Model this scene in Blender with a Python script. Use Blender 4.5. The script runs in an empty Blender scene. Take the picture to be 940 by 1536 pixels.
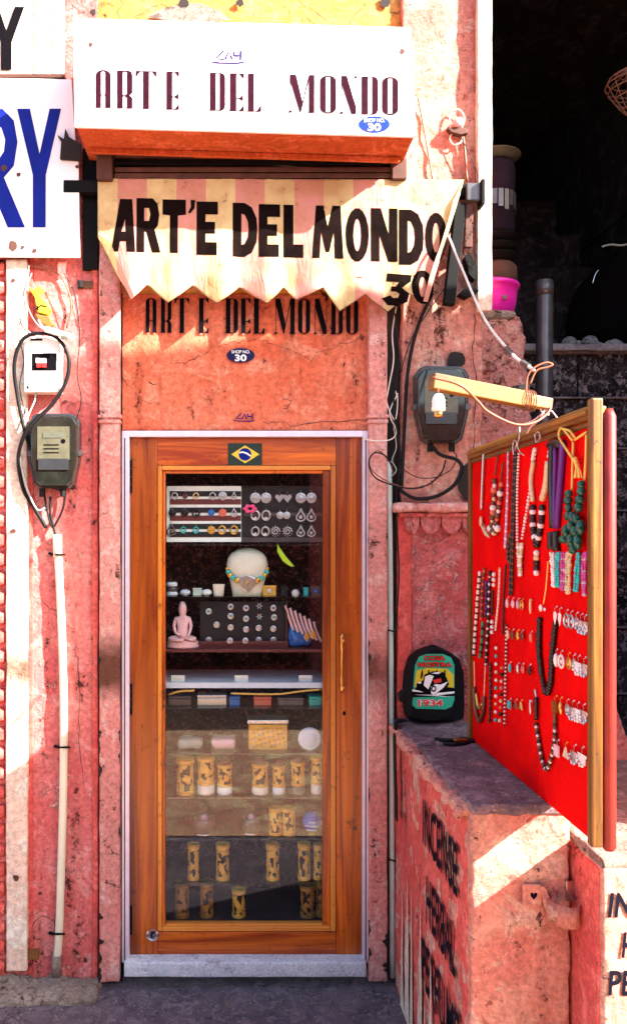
import bpy, math, random
from mathutils import Vector, Matrix, noise
from mathutils.geometry import tessellate_polygon

# ------------------------------------------------------------------ camera, sky, sun, exposure
F, D, EYE, CX, CY = 1232.0, 3.2, 1.74, 350.0, 806.0     # focal length in photo pixels, metres to the facade, eye height, vanishing point
scene = bpy.context.scene
col = scene.collection
cam_d = bpy.data.cameras.new('camera')
cam = bpy.data.objects.new('camera', cam_d); col.objects.link(cam)
cam.location = (0, -D, EYE); cam.rotation_euler = (math.radians(90), 0, 0)
cam_d.sensor_fit = 'VERTICAL'; cam_d.sensor_height = 36; cam_d.sensor_width = 36
cam_d.lens = F / 1536 * 36
cam_d.shift_x = (470 - CX) / 1536; cam_d.shift_y = (CY - 768) / 1536
cam_d.clip_start = .02; cam_d.clip_end = 2000
scene.camera = cam

L = Vector((-.48, .26, -.345)).normalized()             # the way sunlight travels
world = bpy.data.worlds.new('World'); scene.world = world; world.use_nodes = True
wn = world.node_tree
sky = wn.nodes.new('ShaderNodeTexSky'); sky.sky_type = 'NISHITA'; sky.sun_disc = False
sky.sun_elevation = math.asin(-L.z); sky.sun_rotation = math.atan2(-L.x, -L.y)
sky.dust_density = 2.5; sky.ozone_density = .6
wn.links.new(sky.outputs[0], wn.nodes['Background'].inputs[0])
wn.nodes['Background'].inputs[1].default_value = .095
sun_d = bpy.data.lights.new('sun', 'SUN'); sun_d.energy = 5.0; sun_d.angle = math.radians(.6); sun_d.color = (1, .95, .87)
sun = bpy.data.objects.new('sun', sun_d); col.objects.link(sun)
sun.rotation_euler = L.to_track_quat('-Z', 'Y').to_euler(); sun.location = (6, -4, 7)
scene.view_settings.view_transform = 'Standard'; scene.view_settings.look = 'None'
scene.view_settings.exposure = 2.68; scene.view_settings.gamma = 1
scene.cycles.max_bounces = 7; scene.cycles.transparent_max_bounces = 12
random.seed(4)

# ------------------------------------------------------------------ helpers
def sc(y): return F / (D + y)
def W(px, py, y=0.0):
    s = sc(y); return Vector(((px - CX) / s, y, EYE - (py - CY) / s))
BX = .83                                                  # the jewellery board's plane
def BP(px, py, off=.004):
    d = BX * F / (px - CX); return Vector((BX - off, d - D, EYE - (py - CY) * d / F))

class MB:
    def __init__(s): s.v = []; s.f = []; s.m = []; s.mi = 0
    def add(s, vs, fs):
        b = len(s.v); s.v += [tuple(p) for p in vs]
        s.f += [tuple(b + i for i in f) for f in fs]; s.m += [s.mi] * len(fs); return s
    def box(s, x0, x1, y0, y1, z0, z1):
        x0, x1 = sorted((x0, x1)); y0, y1 = sorted((y0, y1)); z0, z1 = sorted((z0, z1))
        return s.add([(x0,y0,z0),(x1,y0,z0),(x1,y1,z0),(x0,y1,z0),(x0,y0,z1),(x1,y0,z1),(x1,y1,z1),(x0,y1,z1)],
                     [(0,3,2,1),(4,5,6,7),(0,1,5,4),(1,2,6,5),(2,3,7,6),(3,0,4,7)])
    def rbox(s, px0, py0, px1, py1, yf, yb):               # a box whose front face fills a photo rectangle at depth yf
        a, b = W(px0, py0, yf), W(px1, py1, yf); return s.box(a.x, b.x, yf, yb, b.z, a.z)
    def beam(s, p0, p1, w, h, up=(0,0,1)):
        p0, p1 = Vector(p0), Vector(p1); d = (p1 - p0).normalized(); r = d.cross(Vector(up)).normalized(); u = r.cross(d)
        vs = [p + r*a*w/2 + u*b*h/2 for p in (p0, p1) for a, b in ((-1,-1),(1,-1),(1,1),(-1,1))]
        return s.add(vs, [(0,3,2,1),(4,5,6,7),(0,1,5,4),(1,2,6,5),(2,3,7,6),(3,0,4,7)])
    def tube(s, pts, r, n=6, cap=True):
        pts = [Vector(p) for p in pts]; rs = r if isinstance(r, (list, tuple)) else [r]*len(pts)
        vs = []; fs = []; prev = None
        for i, p in enumerate(pts):
            t = (pts[min(i+1, len(pts)-1)] - pts[max(i-1, 0)])
            t = t.normalized() if t.length > 1e-9 else Vector((0,0,1))
            if prev is None:
                a = Vector((0,0,1)) if abs(t.z) < .9 else Vector((1,0,0)); prev = t.cross(a).normalized()
            u = prev - t * prev.dot(t); u = u.normalized() if u.length > 1e-6 else t.orthogonal().normalized(); prev = u
            w = t.cross(u)
            vs += [p + (u*math.cos(2*math.pi*k/n) + w*math.sin(2*math.pi*k/n))*rs[i] for k in range(n)]
        for i in range(len(pts)-1):
            fs += [(i*n+k, i*n+(k+1)%n, (i+1)*n+(k+1)%n, (i+1)*n+k) for k in range(n)]
        if cap: fs += [tuple(range(n-1, -1, -1)), tuple((len(pts)-1)*n + k for k in range(n))]
        return s.add(vs, fs)
    def lathe(s, c, prof, n=20, axis='z', disp=None, cap=True):   # prof: (radius, height) from the base up
        c = Vector(c); vs = []; fs = []
        for j, (r, h) in enumerate(prof):
            for k in range(n):
                a = 2*math.pi*k/n; rr = r if disp is None else r*disp(a, j/(len(prof)-1))
                p = (rr*math.cos(a), rr*math.sin(a), h)
                if axis == 'y': p = (p[0], -p[2], p[1])
                if axis == 'x': p = (-p[2], p[0], p[1])
                vs.append(c + Vector(p))
        for j in range(len(prof)-1):
            fs += [(j*n+k, j*n+(k+1)%n, (j+1)*n+(k+1)%n, (j+1)*n+k) for k in range(n)]
        if cap: fs += [tuple(range(n-1, -1, -1)), tuple((len(prof)-1)*n + k for k in range(n))]
        return s.add(vs, fs)
    def ball(s, c, r, nu=8, nv=6, sx=1, sy=1, sz=1):
        c = Vector(c); vs = [c + Vector((0,0,-r*sz))]; fs = []
        for j in range(1, nv):
            t = math.pi*j/nv - math.pi/2
            vs += [c + Vector((r*sx*math.cos(t)*math.cos(2*math.pi*k/nu), r*sy*math.cos(t)*math.sin(2*math.pi*k/nu), r*sz*math.sin(t))) for k in range(nu)]
        vs.append(c + Vector((0,0,r*sz)))
        for k in range(nu):
            fs.append((0, 1+(k+1)%nu, 1+k)); e = 1+(nv-2)*nu; fs.append((len(vs)-1, e+k, e+(k+1)%nu))
            for j in range(nv-2):
                a = 1+j*nu; fs.append((a+k, a+(k+1)%nu, a+nu+(k+1)%nu, a+nu+k))
        return s.add(vs, fs)
    def flat(s, outer, holes, fn, refine=0):               # a filled 2-D outline carried onto a surface by fn(px,py)
        loops = [[Vector((x, y, 0)) for x, y in l] for l in [outer]+list(holes)]
        tris = tessellate_polygon(loops); pts = [(v.x, v.y) for l in loops for v in l]
        T = [tuple(pts[i] for i in t) for t in tris]
        if refine:
            out = []
            while T:
                a, b, c = T.pop()
                e = [((a[0]-b[0])**2+(a[1]-b[1])**2, a, b, c), ((b[0]-c[0])**2+(b[1]-c[1])**2, b, c, a), ((c[0]-a[0])**2+(c[1]-a[1])**2, c, a, b)]
                q, p0, p1, p2 = max(e)
                if q > refine*refine:
                    m = ((p0[0]+p1[0])/2, (p0[1]+p1[1])/2); T += [(p0, m, p2), (m, p1, p2)]
                else: out.append((a, b, c))
            T = out
        for t in T:
            s.add([fn(*p) for p in t], [(0, 1, 2)])
        return s
    def slab(s, poly, yf, yb, fn=None):                    # photo outline at depth yf pushed back to yb
        f = [W(x, y, yf) for x, y in poly]; n = len(f); b = [Vector((p.x, yb, p.z)) for p in f]
        tris = tessellate_polygon([[Vector((x, -y, 0)) for x, y in poly]])
        fs = [tuple(t) for t in tris] + [tuple(n+i for i in reversed(t)) for t in tris]
        fs += [(i, (i+1)%n, n+(i+1)%n, n+i) for i in range(n)]
        return s.add(f+b, fs)
    def build(s, name, mat, parent=None, smooth=False, bevel=0, kind=None):
        me = bpy.data.meshes.new(name); me.from_pydata(s.v, [], s.f)
        for m in (mat if isinstance(mat, (list, tuple)) else [mat]): me.materials.append(m)
        me.polygons.foreach_set('material_index', s.m)
        if smooth: me.polygons.foreach_set('use_smooth', [True]*len(s.f))
        me.update()
        return link(name, me, parent, bevel, kind)

def fix_normals(o):
    import bmesh
    bm = bmesh.new(); bm.from_mesh(o.data); bmesh.ops.recalc_face_normals(bm, faces=bm.faces); bm.to_mesh(o.data); bm.free()

def link(name, me, parent=None, bevel=0, kind=None):
    o = bpy.data.objects.new(name, me); col.objects.link(o)
    if parent is not None:
        o.parent = parent
        if parent.type == 'EMPTY': o.matrix_parent_inverse = Matrix.Translation(-parent.location)
    if bevel:
        b = o.modifiers.new('bevel', 'BEVEL'); b.width = bevel; b.segments = 2; b.limit_method = 'ANGLE'; b.angle_limit = .6
        fix_normals(o)
    if kind: o['kind'] = kind
    return o
def tag(o, label, cat, group=None):
    o['label'] = label; o['category'] = cat
    if group: o['group'] = group
    return o
def thing(name, label, cat, loc=(0,0,0), group=None):
    o = bpy.data.objects.new(name, None); col.objects.link(o); o.location = loc; o.empty_display_size = .05
    return tag(o, label, cat, group)

def crom(pts, n=8):                                        # smooth curve through points
    P = [Vector(p) for p in pts]; P = [2*P[0]-P[1]] + P + [2*P[-1]-P[-2]]; out = []
    for i in range(1, len(P)-2):
        a, b, c, d = P[i-1:i+3]
        for k in range(n):
            t = k/n; out.append(.5*((2*b)+(c-a)*t+(2*a-5*b+4*c-d)*t*t+(3*b-a-3*c+d)*t*t*t))
    out.append(P[-2]); return out
def pxs(l, y=None): return [W(p[0], p[1], p[2] if len(p) > 2 else y) for p in l]

def plaster_box(x0, x1, y0, y1, z0, z1, res=.02, r=.012, amp=.004, freq=5., seed=0, chip=0.):
    """a box with rounded, worn edges and an uneven surface"""
    x0, x1 = sorted((x0, x1)); y0, y1 = sorted((y0, y1)); z0, z1 = sorted((z0, z1))
    def ticks(a, b):
        n = max(1, round((b-a)/res)); t = [a+(b-a)*i/n for i in range(n+1)]
        if b-a > 3*r: t += [a+r*.3, a+r, b-r, b-r*.3]
        return sorted(set(round(v, 5) for v in t))
    X, Y, Z = ticks(x0, x1), ticks(y0, y1), ticks(z0, z1)
    mb = MB(); idx = {}
    lo, hi = Vector((x0, y0, z0)), Vector((x1, y1, z1)); off = Vector((seed*7.3, seed*3.1, seed*1.7))
    def vid(p):
        k = (round(p[0], 5), round(p[1], 5), round(p[2], 5))
        if k in idx: return idx[k]
        p = Vector(p); q = p*freq + off
        rr = r
        if chip: rr = r*(1 + chip*max(0, noise.noise(q*2.2)+noise.noise(q*6)*.5))
        rr = min(rr, .49*min(hi.x-lo.x, hi.y-lo.y, hi.z-lo.z))
        inn = Vector([min(max(p[i], lo[i]+rr), hi[i]-rr) for i in range(3)]); d = p - inn
        g = (noise.noise(q) + .5*noise.noise(q*2.7) + .3*noise.noise(q*6.1))*amp
        if d.length > 1e-7:
            p = inn + d.normalized()*(rr + g)
        idx[k] = len(mb.v); mb.v.append(tuple(p)); return idx[k]
    def face(A, B, fn, flip):
        for i in range(len(A)-1):
            for j in range(len(B)-1):
                q = [vid(fn(A[i], B[j])), vid(fn(A[i+1], B[j])), vid(fn(A[i+1], B[j+1])), vid(fn(A[i], B[j+1]))]
                mb.f.append(tuple(q[::-1] if flip else q)); mb.m.append(0)
    face(X, Z, lambda a, b: (a, y0, b), False); face(X, Z, lambda a, b: (a, y1, b), True)
    face(Y, Z, lambda a, b: (x0, a, b), True); face(Y, Z, lambda a, b: (x1, a, b), False)
    face(X, Y, lambda a, b: (a, b, z1), False); face(X, Y, lambda a, b: (a, b, z0), True)
    return mb
def plaster_px(px0, py0, px1, py1, yf, yb, **k):
    a, b = W(px0, py0, yf), W(px1, py1, yf)
    return plaster_box(a.x, b.x, yf, yb, b.z, a.z, **k)

# ------------------------------------------------------------------ materials
class NT:
    def __init__(s, name):
        s.m = bpy.data.materials.new(name); s.m.use_nodes = True; s.t = s.m.node_tree; s.b = s.t.nodes['Principled BSDF']
        s.tc = s.t.nodes.new('ShaderNodeTexCoord').outputs['Object']
    def n(s, kind, **kw):
        nd = s.t.nodes.new(kind)
        for k, v in kw.items():
            if k.startswith('_'): setattr(nd, k[1:], v)
            else: s.set(nd.inputs[k.replace('_', ' ')], v)
        return nd
    def set(s, inp, v):
        if isinstance(v, bpy.types.NodeSocket): s.t.links.new(v, inp)
        elif isinstance(v, (tuple, list)) and len(v) == 3 and inp.type == 'RGBA': inp.default_value = (*v, 1)
        else: inp.default_value = v
    def noise(s, scale, detail=4, rough=.55, stretch=None, dist=0.):
        v = s.tc
        if stretch:
            mp = s.n('ShaderNodeMapping', Vector=s.tc); mp.inputs['Scale'].default_value = stretch; v = mp.outputs[0]
        nd = s.n('ShaderNodeTexNoise', Vector=v, Scale=scale, Detail=detail, Roughness=rough, Distortion=dist); return nd.outputs[0]
    def ramp(s, fac, a, b):
        nd = s.n('ShaderNodeMapRange', Value=fac); nd.inputs[1].default_value = a; nd.inputs[2].default_value = b; return nd.outputs[0]
    def mix(s, fac, a, b):
        nd = s.t.nodes.new('ShaderNodeMix'); nd.data_type = 'RGBA'
        s.set(nd.inputs[0], fac); s.set(nd.inputs[6], a); s.set(nd.inputs[7], b); return nd.outputs[2]
    def math(s, op, a, b):
        nd = s.t.nodes.new('ShaderNodeMath'); nd.operation = op; s.set(nd.inputs[0], a); s.set(nd.inputs[1], b); return nd.outputs[0]
    def bump(s, h, strength=.3, dist=.01):
        nd = s.n('ShaderNodeBump', Height=h, Strength=strength, Distance=dist); s.t.links.new(nd.outputs[0], s.b.inputs['Normal'])
    def out(s, color, rough=.6, metal=0., spec=.5):
        s.set(s.b.inputs['Base Color'], color); s.set(s.b.inputs['Roughness'], rough); s.set(s.b.inputs['Metallic'], metal)
        s.b.inputs['Specular IOR Level'].default_value = spec; return s.m

def plain(name, c, rough=.55, metal=0., var=.25, scale=30, bump=0., spec=.5):
    """one colour with a little dirt and grain"""
    t = NT(name); n = t.noise(scale, 4)
    cc = t.mix(t.ramp(n, .3, .75), c, tuple(v*(1-var) for v in c))
    if bump: t.bump(n, bump, .004)
    return t.out(cc, rough, metal, spec)

def plaster(name, c1, c2, chip, light=(.42, .62), chips=.66, streak=.35, bump=.5, rough=.92, s=1., dirt=(.10, .018, .014), dirt_at=.682, band=False, grime=.566):
    t = NT(name)
    big = t.noise(2.6*s, 8, .66, dist=.5); fine = t.noise(55*s, 7, .7); st = t.noise(3., 7, .62, stretch=(4, 4, .7), dist=.6)
    c = t.mix(t.ramp(big, *light), c1, c2)
    pat = t.noise(6.5*s, 9, .75, dist=.9)
    c = t.mix(t.math('MULTIPLY', t.ramp(pat, .53, .57), .75), c, tuple(min(.88, v*1.25+.04) for v in c2))
    c = t.mix(t.math('MULTIPLY', t.ramp(st, .50, .66), streak), c, tuple(.55*v for v in c1))
    mid = t.noise(12*s, 9, .76, dist=.7)
    c = t.mix(t.ramp(mid, chips, chips+.02), c, chip)
    edge = t.math('MULTIPLY', t.ramp(mid, chips-.035, chips), t.math('SUBTRACT', 1., t.ramp(mid, chips, chips+.012)))
    c = t.mix(t.math('MULTIPLY', edge, .6), c, dirt)
    sp = t.noise(60*s, 6, .75)
    c = t.mix(t.ramp(t.math('ADD', t.math('MULTIPLY', sp, .7), t.math('MULTIPLY', pat, .3)), dirt_at-.075, dirt_at-.055), c, dirt)
    c = t.mix(t.math('MULTIPLY', t.ramp(fine, .42, .60), .48), c, tuple(.42*v for v in c1))
    sp2 = t.noise(21*s, 9, .82, dist=.4)
    c = t.mix(t.math('MULTIPLY', t.ramp(t.math('ADD', t.math('MULTIPLY', sp2, .62), t.math('MULTIPLY', st, .38)), grime, grime+.03), .9), c, tuple(.3*v for v in dirt))
    if band:                                               # brown band about one height, broken up by noise
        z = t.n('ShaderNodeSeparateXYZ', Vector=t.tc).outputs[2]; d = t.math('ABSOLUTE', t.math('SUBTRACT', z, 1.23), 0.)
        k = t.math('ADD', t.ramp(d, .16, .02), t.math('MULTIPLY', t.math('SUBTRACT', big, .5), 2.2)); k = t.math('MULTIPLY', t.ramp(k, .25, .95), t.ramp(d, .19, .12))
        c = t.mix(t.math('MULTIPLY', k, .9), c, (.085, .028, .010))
    h = t.math('ADD', t.math('ADD', t.math('MULTIPLY', mid, .9), t.math('MULTIPLY', pat, .7)), t.math('MULTIPLY', fine, .3))
    h = t.math('SUBTRACT', h, t.math('MULTIPLY', t.ramp(mid, chips, chips+.02), .35)); t.bump(h, min(1., bump*1.7), .026)
    return t.out(c, rough, 0, .2)

def wood(name, a, b, dark, axis='z', rough=.35, scale=1.):
    t = NT(name); k = 14*scale
    st = {'z': (k, k, .7*scale), 'x': (.7*scale, k, k), 'y': (k, .7*scale, k)}[axis]
    g = t.noise(1.6, 8, .65, stretch=st, dist=1.2); big = t.noise(3.5*scale, 4, .5, stretch=tuple(v*.12 for v in st))
    c = t.mix(t.ramp(g, .38, .60), a, b)
    c = t.mix(t.math('MULTIPLY', t.ramp(big, .44, .64), .75), c, dark)
    knot = t.noise(9*scale, 5, .6); c = t.mix(t.ramp(knot, .66, .72), c, dark); sc2 = t.noise(3., 7, .8, stretch=tuple(v*1.6 for v in st), dist=.3); c = t.mix(t.ramp(sc2, .70, .73), c, tuple(min(.8, 1.3*v+.05) for v in b)); gr = t.noise(26*scale, 8, .8); c = t.mix(t.math('MULTIPLY', t.ramp(gr, .58, .66), .8), c, tuple(.4*v for v in dark))
    t.bump(g, .15, .003)
    return t.out(c, t.ramp(knot, .2, 1.2) if False else rough, 0, .5)

M = {}
PK = (.77, .155, .145)
M['pink'] = plaster('pink_plaster', PK, (.80, .27, .24), (.86, .46, .36), chips=.62)
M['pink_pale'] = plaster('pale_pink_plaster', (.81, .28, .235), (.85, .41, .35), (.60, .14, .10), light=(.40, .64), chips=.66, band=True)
M['pink_rough'] = plaster('rough_pink_plaster', (.70, .12, .115), (.80, .25, .23), (.84, .40, .36), chips=.57, bump=1., s=1.5)
M['orange_pink'] = plaster('orange_pink_plaster', (.76, .150, .070), (.80, .235, .135), (.82, .34, .24), light=(.38, .6), chips=.66, streak=.55, bump=.45)
M['orange'] = plaster('ochre_plaster', (.80, .30, .07), (.82, .42, .12), (.30, .20, .11), chips=.62, streak=.4, bump=.7)
M['red_wash'] = plaster('red_limewash', (.68, .095, .080), (.73, .14, .11), (.74, .22, .17), chips=.70, streak=.35, bump=.35)
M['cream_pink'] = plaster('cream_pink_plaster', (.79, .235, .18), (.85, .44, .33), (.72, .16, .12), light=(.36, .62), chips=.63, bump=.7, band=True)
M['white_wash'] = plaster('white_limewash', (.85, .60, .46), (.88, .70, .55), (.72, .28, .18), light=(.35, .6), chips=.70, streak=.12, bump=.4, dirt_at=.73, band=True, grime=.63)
M['stone_top'] = plaster('worn_grey_pink_stone', (.20, .13, .15), (.38, .25, .27), (.58, .36, .36), light=(.38, .6), chips=.58, streak=0, bump=.7, s=1.4, dirt=(.03, .02, .03))
M['cement'] = plaster('grey_cement', (.32, .25, .20), (.45, .36, .29), (.15, .11, .09), chips=.6, streak=0, bump=.9, s=2, dirt=(.05, .03, .03))
M['asphalt'] = plaster('purple_grey_paving', (.15, .115, .145), (.27, .205, .235), (.38, .29, .31), light=(.40, .6), chips=.60, streak=0, bump=.8, s=2.6, dirt=(.03, .025, .03), dirt_at=.69)
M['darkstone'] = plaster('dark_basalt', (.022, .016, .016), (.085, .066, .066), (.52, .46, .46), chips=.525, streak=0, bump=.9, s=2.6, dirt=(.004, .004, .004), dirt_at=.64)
M['nearblackstone'] = plaster('near_black_stone', (.008, .006, .006), (.016, .011, .010), (.03, .022, .020), chips=.64, streak=.6, bump=.6, s=1.2, dirt=(.002, .002, .002))  # near black base colour stands in for the passage's deep shade
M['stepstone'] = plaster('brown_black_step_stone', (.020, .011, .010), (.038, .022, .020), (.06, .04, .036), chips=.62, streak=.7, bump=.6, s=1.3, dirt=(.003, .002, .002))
M['stonearris'] = plaster('grey_stone_arris', (.34, .31, .30), (.46, .42, .40), (.14, .12, .12), chips=.60, streak=0, bump=.5, s=2.2)
M['rubble'] = plaster('rubble_plaster', (.80, .28, .23), (.86, .46, .37), (.36, .06, .05), chips=.57, bump=1., s=2.2)
M['enamel'] = None
def enamel(name, c, rust, amt, tint):
    t = NT(name); n = t.noise(7, 6, .65, dist=.5); k = t.noise(2.2, 3)
    cc = t.mix(t.math('MULTIPLY', t.ramp(k, .45, .75), .5), c, tint)
    cc = t.mix(t.ramp(n, amt, amt+.03), cc, rust); f = t.noise(70, 3); t.bump(f, .06, .003)
    return t.out(cc, .45, 0, .4)
M['enamel'] = enamel('white_enamel', (.86, .82, .82), (.20, .05, .02), .735, (.85, .70, .78))
M['signwhite'] = enamel('white_sign_paint', (.88, .87, .86), (.55, .10, .03), .82, (.88, .85, .84))
M['boxorange'] = plaster('orange_box_paint', (.52, .085, .022), (.58, .11, .03), (.30, .05, .02), chips=.70, streak=.2, bump=.2, grime=.63)
M['maroon'] = plain('maroon_lettering', (.032, .002, .010), .85, var=.55, scale=40, spec=.08)
M['black'] = plain('black_paint', (.004, .003, .005), .85, var=.4, spec=.06)
M['awning_ink'] = plain('thin_black_awning_paint', (.009, .0045, .004), .9, var=.6, scale=16, spec=.02)
M['blackblue'] = plain('blue_black_paint', (.006, .005, .014), .85, var=.5, scale=14, spec=.08)
M['blue'] = plain('blue_paint', (.003, .012, .24), .6, var=.4, scale=12, spec=.15)
M['bluebadge'] = plain('blue_badge', (.004, .03, .26), .6, spec=.15)
M['darkbadge'] = plain('dark_blue_badge', (.008, .009, .06), .6, spec=.15)
M['white'] = plain('white_print', (.85, .83, .82), .4, var=.1)
M['violet_ink'] = plain('violet_ink', (.025, .006, .12), .8, spec=.1)
M['wood_v'] = wood('varnished_teak_upright', (.26, .032, .003), (.66, .155, .008), (.075, .009, .002), 'z', .28)
M['wood_h'] = wood('varnished_teak_rail', (.26, .030, .003), (.64, .145, .008), (.075, .009, .002), 'x', .28)
M['bead_v'] = wood('light_teak_bead_upright', (.60, .20, .022), (.70, .27, .035), (.26, .05, .008), 'z', .3)
M['bead_h'] = wood('light_teak_bead_rail', (.58, .19, .022), (.68, .26, .035), (.26, .05, .008), 'x', .3)
M['gold_y'] = wood('old_gilt_wood_depth', (.26, .10, .010), (.50, .23, .025), (.04, .012, .003), 'y', .45, 1.6)
M['gold_z'] = wood('old_gilt_wood_upright', (.11, .038, .004), (.28, .115, .012), (.02, .006, .002), 'z', .45, 1.6)
M['bamboo'] = wood('yellow_timber', (.19, .072, .008), (.28, .115, .014), (.05, .016, .003), 'x', .7, 1.5)
M['alu'] = plain('lilac_aluminium', (.72, .66, .76), .35, .25, .15)
M['marble'] = plaster('bluish_marble', (.58, .64, .70), (.74, .78, .80), (.34, .26, .34), chips=.60, streak=0, bump=.1, rough=.35, s=2., grime=.63)
M['brass'] = plain('brass', (.70, .40, .10), .28, .95, .3)
M['chrome'] = plain('chrome', (.62, .62, .64), .18, 1., .1)
M['silver'] = plain('oxidised_silver', (.70, .70, .70), .30, .85, .45, 160)
M['gold'] = plain('gilt_metal', (.80, .48, .10), .3, .8, .35, 120)
M['iron'] = plain('dark_iron', (.005, .004, .004), .7, 0, .4, spec=.12)
M['rust'] = plain('rusted_brown_iron', (.11, .035, .022), .75, .2, .5, 18, .2)
M['rubber'] = plain('black_rubber', (.006, .005, .006), .55, spec=.2)
M['cable_grey'] = plain('pale_grey_cable', (.42, .45, .40), .5)
M['cable_brown'] = plain('brown_cable', (.24, .07, .025), .5)
M['cable_white'] = plain('white_cable', (.76, .66, .58), .5)
M['pvc'] = plain('cream_pvc', (.70, .68, .50), .4, var=.18, scale=8)
M['pvc_green'] = plain('pale_green_pvc', (.58, .70, .62), .35, var=.15, scale=8)
M['meter'] = plain('smoked_grey_plastic', (.020, .022, .017), .05, var=.7, scale=16)
M['meter_rim'] = plain('dark_grey_plastic', (.028, .030, .032), .25)
M['meter_face'] = plain('meter_face', (.11, .105, .065), .2, var=.35, scale=40)
M['lcd'] = plain('grey_display', (.10, .11, .08), .15)
M['mcb'] = plain('white_plastic', (.82, .78, .72), .3, var=.08)
M['red_plastic'] = plain('red_plastic', (.60, .02, .02), .3)
def red_cloth():
    t = NT('red_cloth'); n = t.noise(4, 6, .65, dist=.8); f = t.noise(420, 2, .6); cr = t.noise(9, 4, .5, stretch=(1, 1, .35), dist=1.5); pin = t.noise(130, 3, .7)
    c = t.mix(t.ramp(n, .35, .7), (.80, .003, .003), (.50, .002, .003)); c = t.mix(t.ramp(pin, .72, .75), c, (.16, .001, .002))
    t.bump(t.math('ADD', t.math('MULTIPLY', f, .12), t.math('MULTIPLY', cr, 1.)), .45, .012); return t.out(c, .95, 0, .04)
M['redcloth'] = red_cloth()
M['redroll'] = plain('worn_red_leather', (.34, .012, .007), .55, var=.6, scale=14, bump=.35)
M['magenta'] = plain('magenta_plastic', (.75, .02, .38), .3, var=.1)
M['purple'] = plain('purple_tin', (.014, .005, .012), .8, 0, .6, 12, spec=.1)
M['pipe'] = plain('dark_grey_pipe', (.12, .11, .115), .28, .4, .45, 20)
M['bag'] = plain('black_nylon', (.004, .004, .005), .7, bump=.2, spec=.15)
M['terracotta'] = plain('sooty_terracotta', (.07, .022, .010), .8)
M['wicker'] = plain('wicker', (.15, .06, .03), .7)
M['blackcover'] = plain('matt_black_cover', (.003, .0025, .003), .95, spec=.05)
M['interior'] = plain('dark_case_lining', (.012, .007, .007), .9)
for nme, c in dict(c_green=(.02, .36, .10), c_yellow=(.66, .50, .02), c_red=(.70, .03, .02), c_teal=(.02, .42, .25), c_flag=(.002, .016, .006), c_lime=(.45, .70, .02),
                   c_pink=(.80, .08, .25)).items(): M[nme] = plain(nme[2:]+'_print', c, .4, var=.12)

def cloth_floral():
    t = NT('black_floral_cloth'); v = t.n('ShaderNodeTexVoronoi', Vector=t.tc, Scale=34.); v2 = t.noise(55, 5, .7, dist=2.); v3 = t.noise(9, 2)
    f = t.math('MULTIPLY', t.ramp(v2, .52, .60), t.ramp(v.outputs[0], .25, .55))
    c = t.mix(f, (.010, .004, .006), t.mix(v3, (.34, .07, .09), (.40, .20, .16)))
    return t.out(c, .9, 0, .1)
M['floral'] = cloth_floral()
def stripes():
    t = NT('striped_awning_canvas'); sx = t.n('ShaderNodeSeparateXYZ', Vector=t.tc).outputs[0]
    ph = t.math('FRACT', t.math('ADD', t.math('MULTIPLY', sx, 1/.224), .215), 0.)
    st = t.math('LESS_THAN', t.math('ABSOLUTE', t.math('SUBTRACT', ph, .5), 0.), .25)
    n = t.noise(6, 5, .6); f = t.noise(160, 2); w2 = t.noise(14, 5, .6, stretch=(1.6, 1, .5), dist=1.6); t.bump(t.math('ADD', t.math('MULTIPLY', f, .05), w2), .5, .012)
    c = t.mix(st, (.72, .54, .27), (.66, .28, .23)); c = t.mix(t.math('MULTIPLY', t.ramp(n, .48, .68), .6), c, (.46, .20, .08)); d2 = t.noise(24, 7, .8); c = t.mix(t.math('MULTIPLY', t.ramp(d2, .60, .66), .7), c, (.20, .07, .03))
    t.out(c, .85, 0, .15); t.b.inputs['Subsurface Weight'].default_value = 0
    tr = t.n('ShaderNodeBsdfTranslucent', Color=c); mx = t.t.nodes.new('ShaderNodeMixShader'); mx.inputs[0].default_value = .25
    t.t.links.new(t.b.outputs[0], mx.inputs[1]); t.t.links.new(tr.outputs[0], mx.inputs[2]); t.t.links.new(mx.outputs[0], t.t.nodes['Material Output'].inputs[0])
    return t.m
M['canvas'] = stripes()
def glassy(name, r0, tint, rough=0.):
    t = NT(name); lw = t.n('ShaderNodeLayerWeight', Blend=.5); f5 = t.math('POWER', lw.outputs['Facing'], 5.)
    fr = t.math('ADD', t.math('MULTIPLY', f5, 1-r0), r0); tr = t.n('ShaderNodeBsdfTransparent', Color=tint); gl = t.n('ShaderNodeBsdfGlossy', Color=(1, 1, 1), Roughness=rough)
    mx = t.t.nodes.new('ShaderNodeMixShader'); t.t.links.new(fr, mx.inputs[0]); t.t.links.new(tr.outputs[0], mx.inputs[1]); t.t.links.new(gl.outputs[0], mx.inputs[2])
    t.t.links.new(mx.outputs[0], t.t.nodes['Material Output'].inputs[0]); return t.m
M['pane'] = glassy('door_glass', .031, (.97, .98, .97))
M['shelfglass'] = glassy('shelf_glass', .04, (.70, .82, .78), .05)
M['carved'] = plain('carved_boxwood', (.80, .44, .06), .45, var=.35, scale=40, bump=.15)
M['carved_dark'] = plain('carved_brown_wood', (.40, .18, .03), .45, var=.35, scale=40, bump=.15)
M['pinkstone'] = plain('pink_white_stone', (.80, .50, .52), .4, var=.2, scale=18)
M['creamstone'] = plain('cream_velvet', (.74, .72, .60), .7, var=.15, scale=20)
M['card'] = plain('white_card', (.80, .80, .68), .6, var=.1)
M['tray_white'] = plain('white_foam_tray', (.78, .86, .84), .5, var=.08)
M['tray_black'] = plain('black_velvet', (.006, .006, .009), .8)
M['tray_red'] = plain('mahogany_tray', (.12, .02, .018), .4)
M['shelf_edge'] = plain('bluish_white_shelf', (.66, .76, .86), .3, var=.12)
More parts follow.
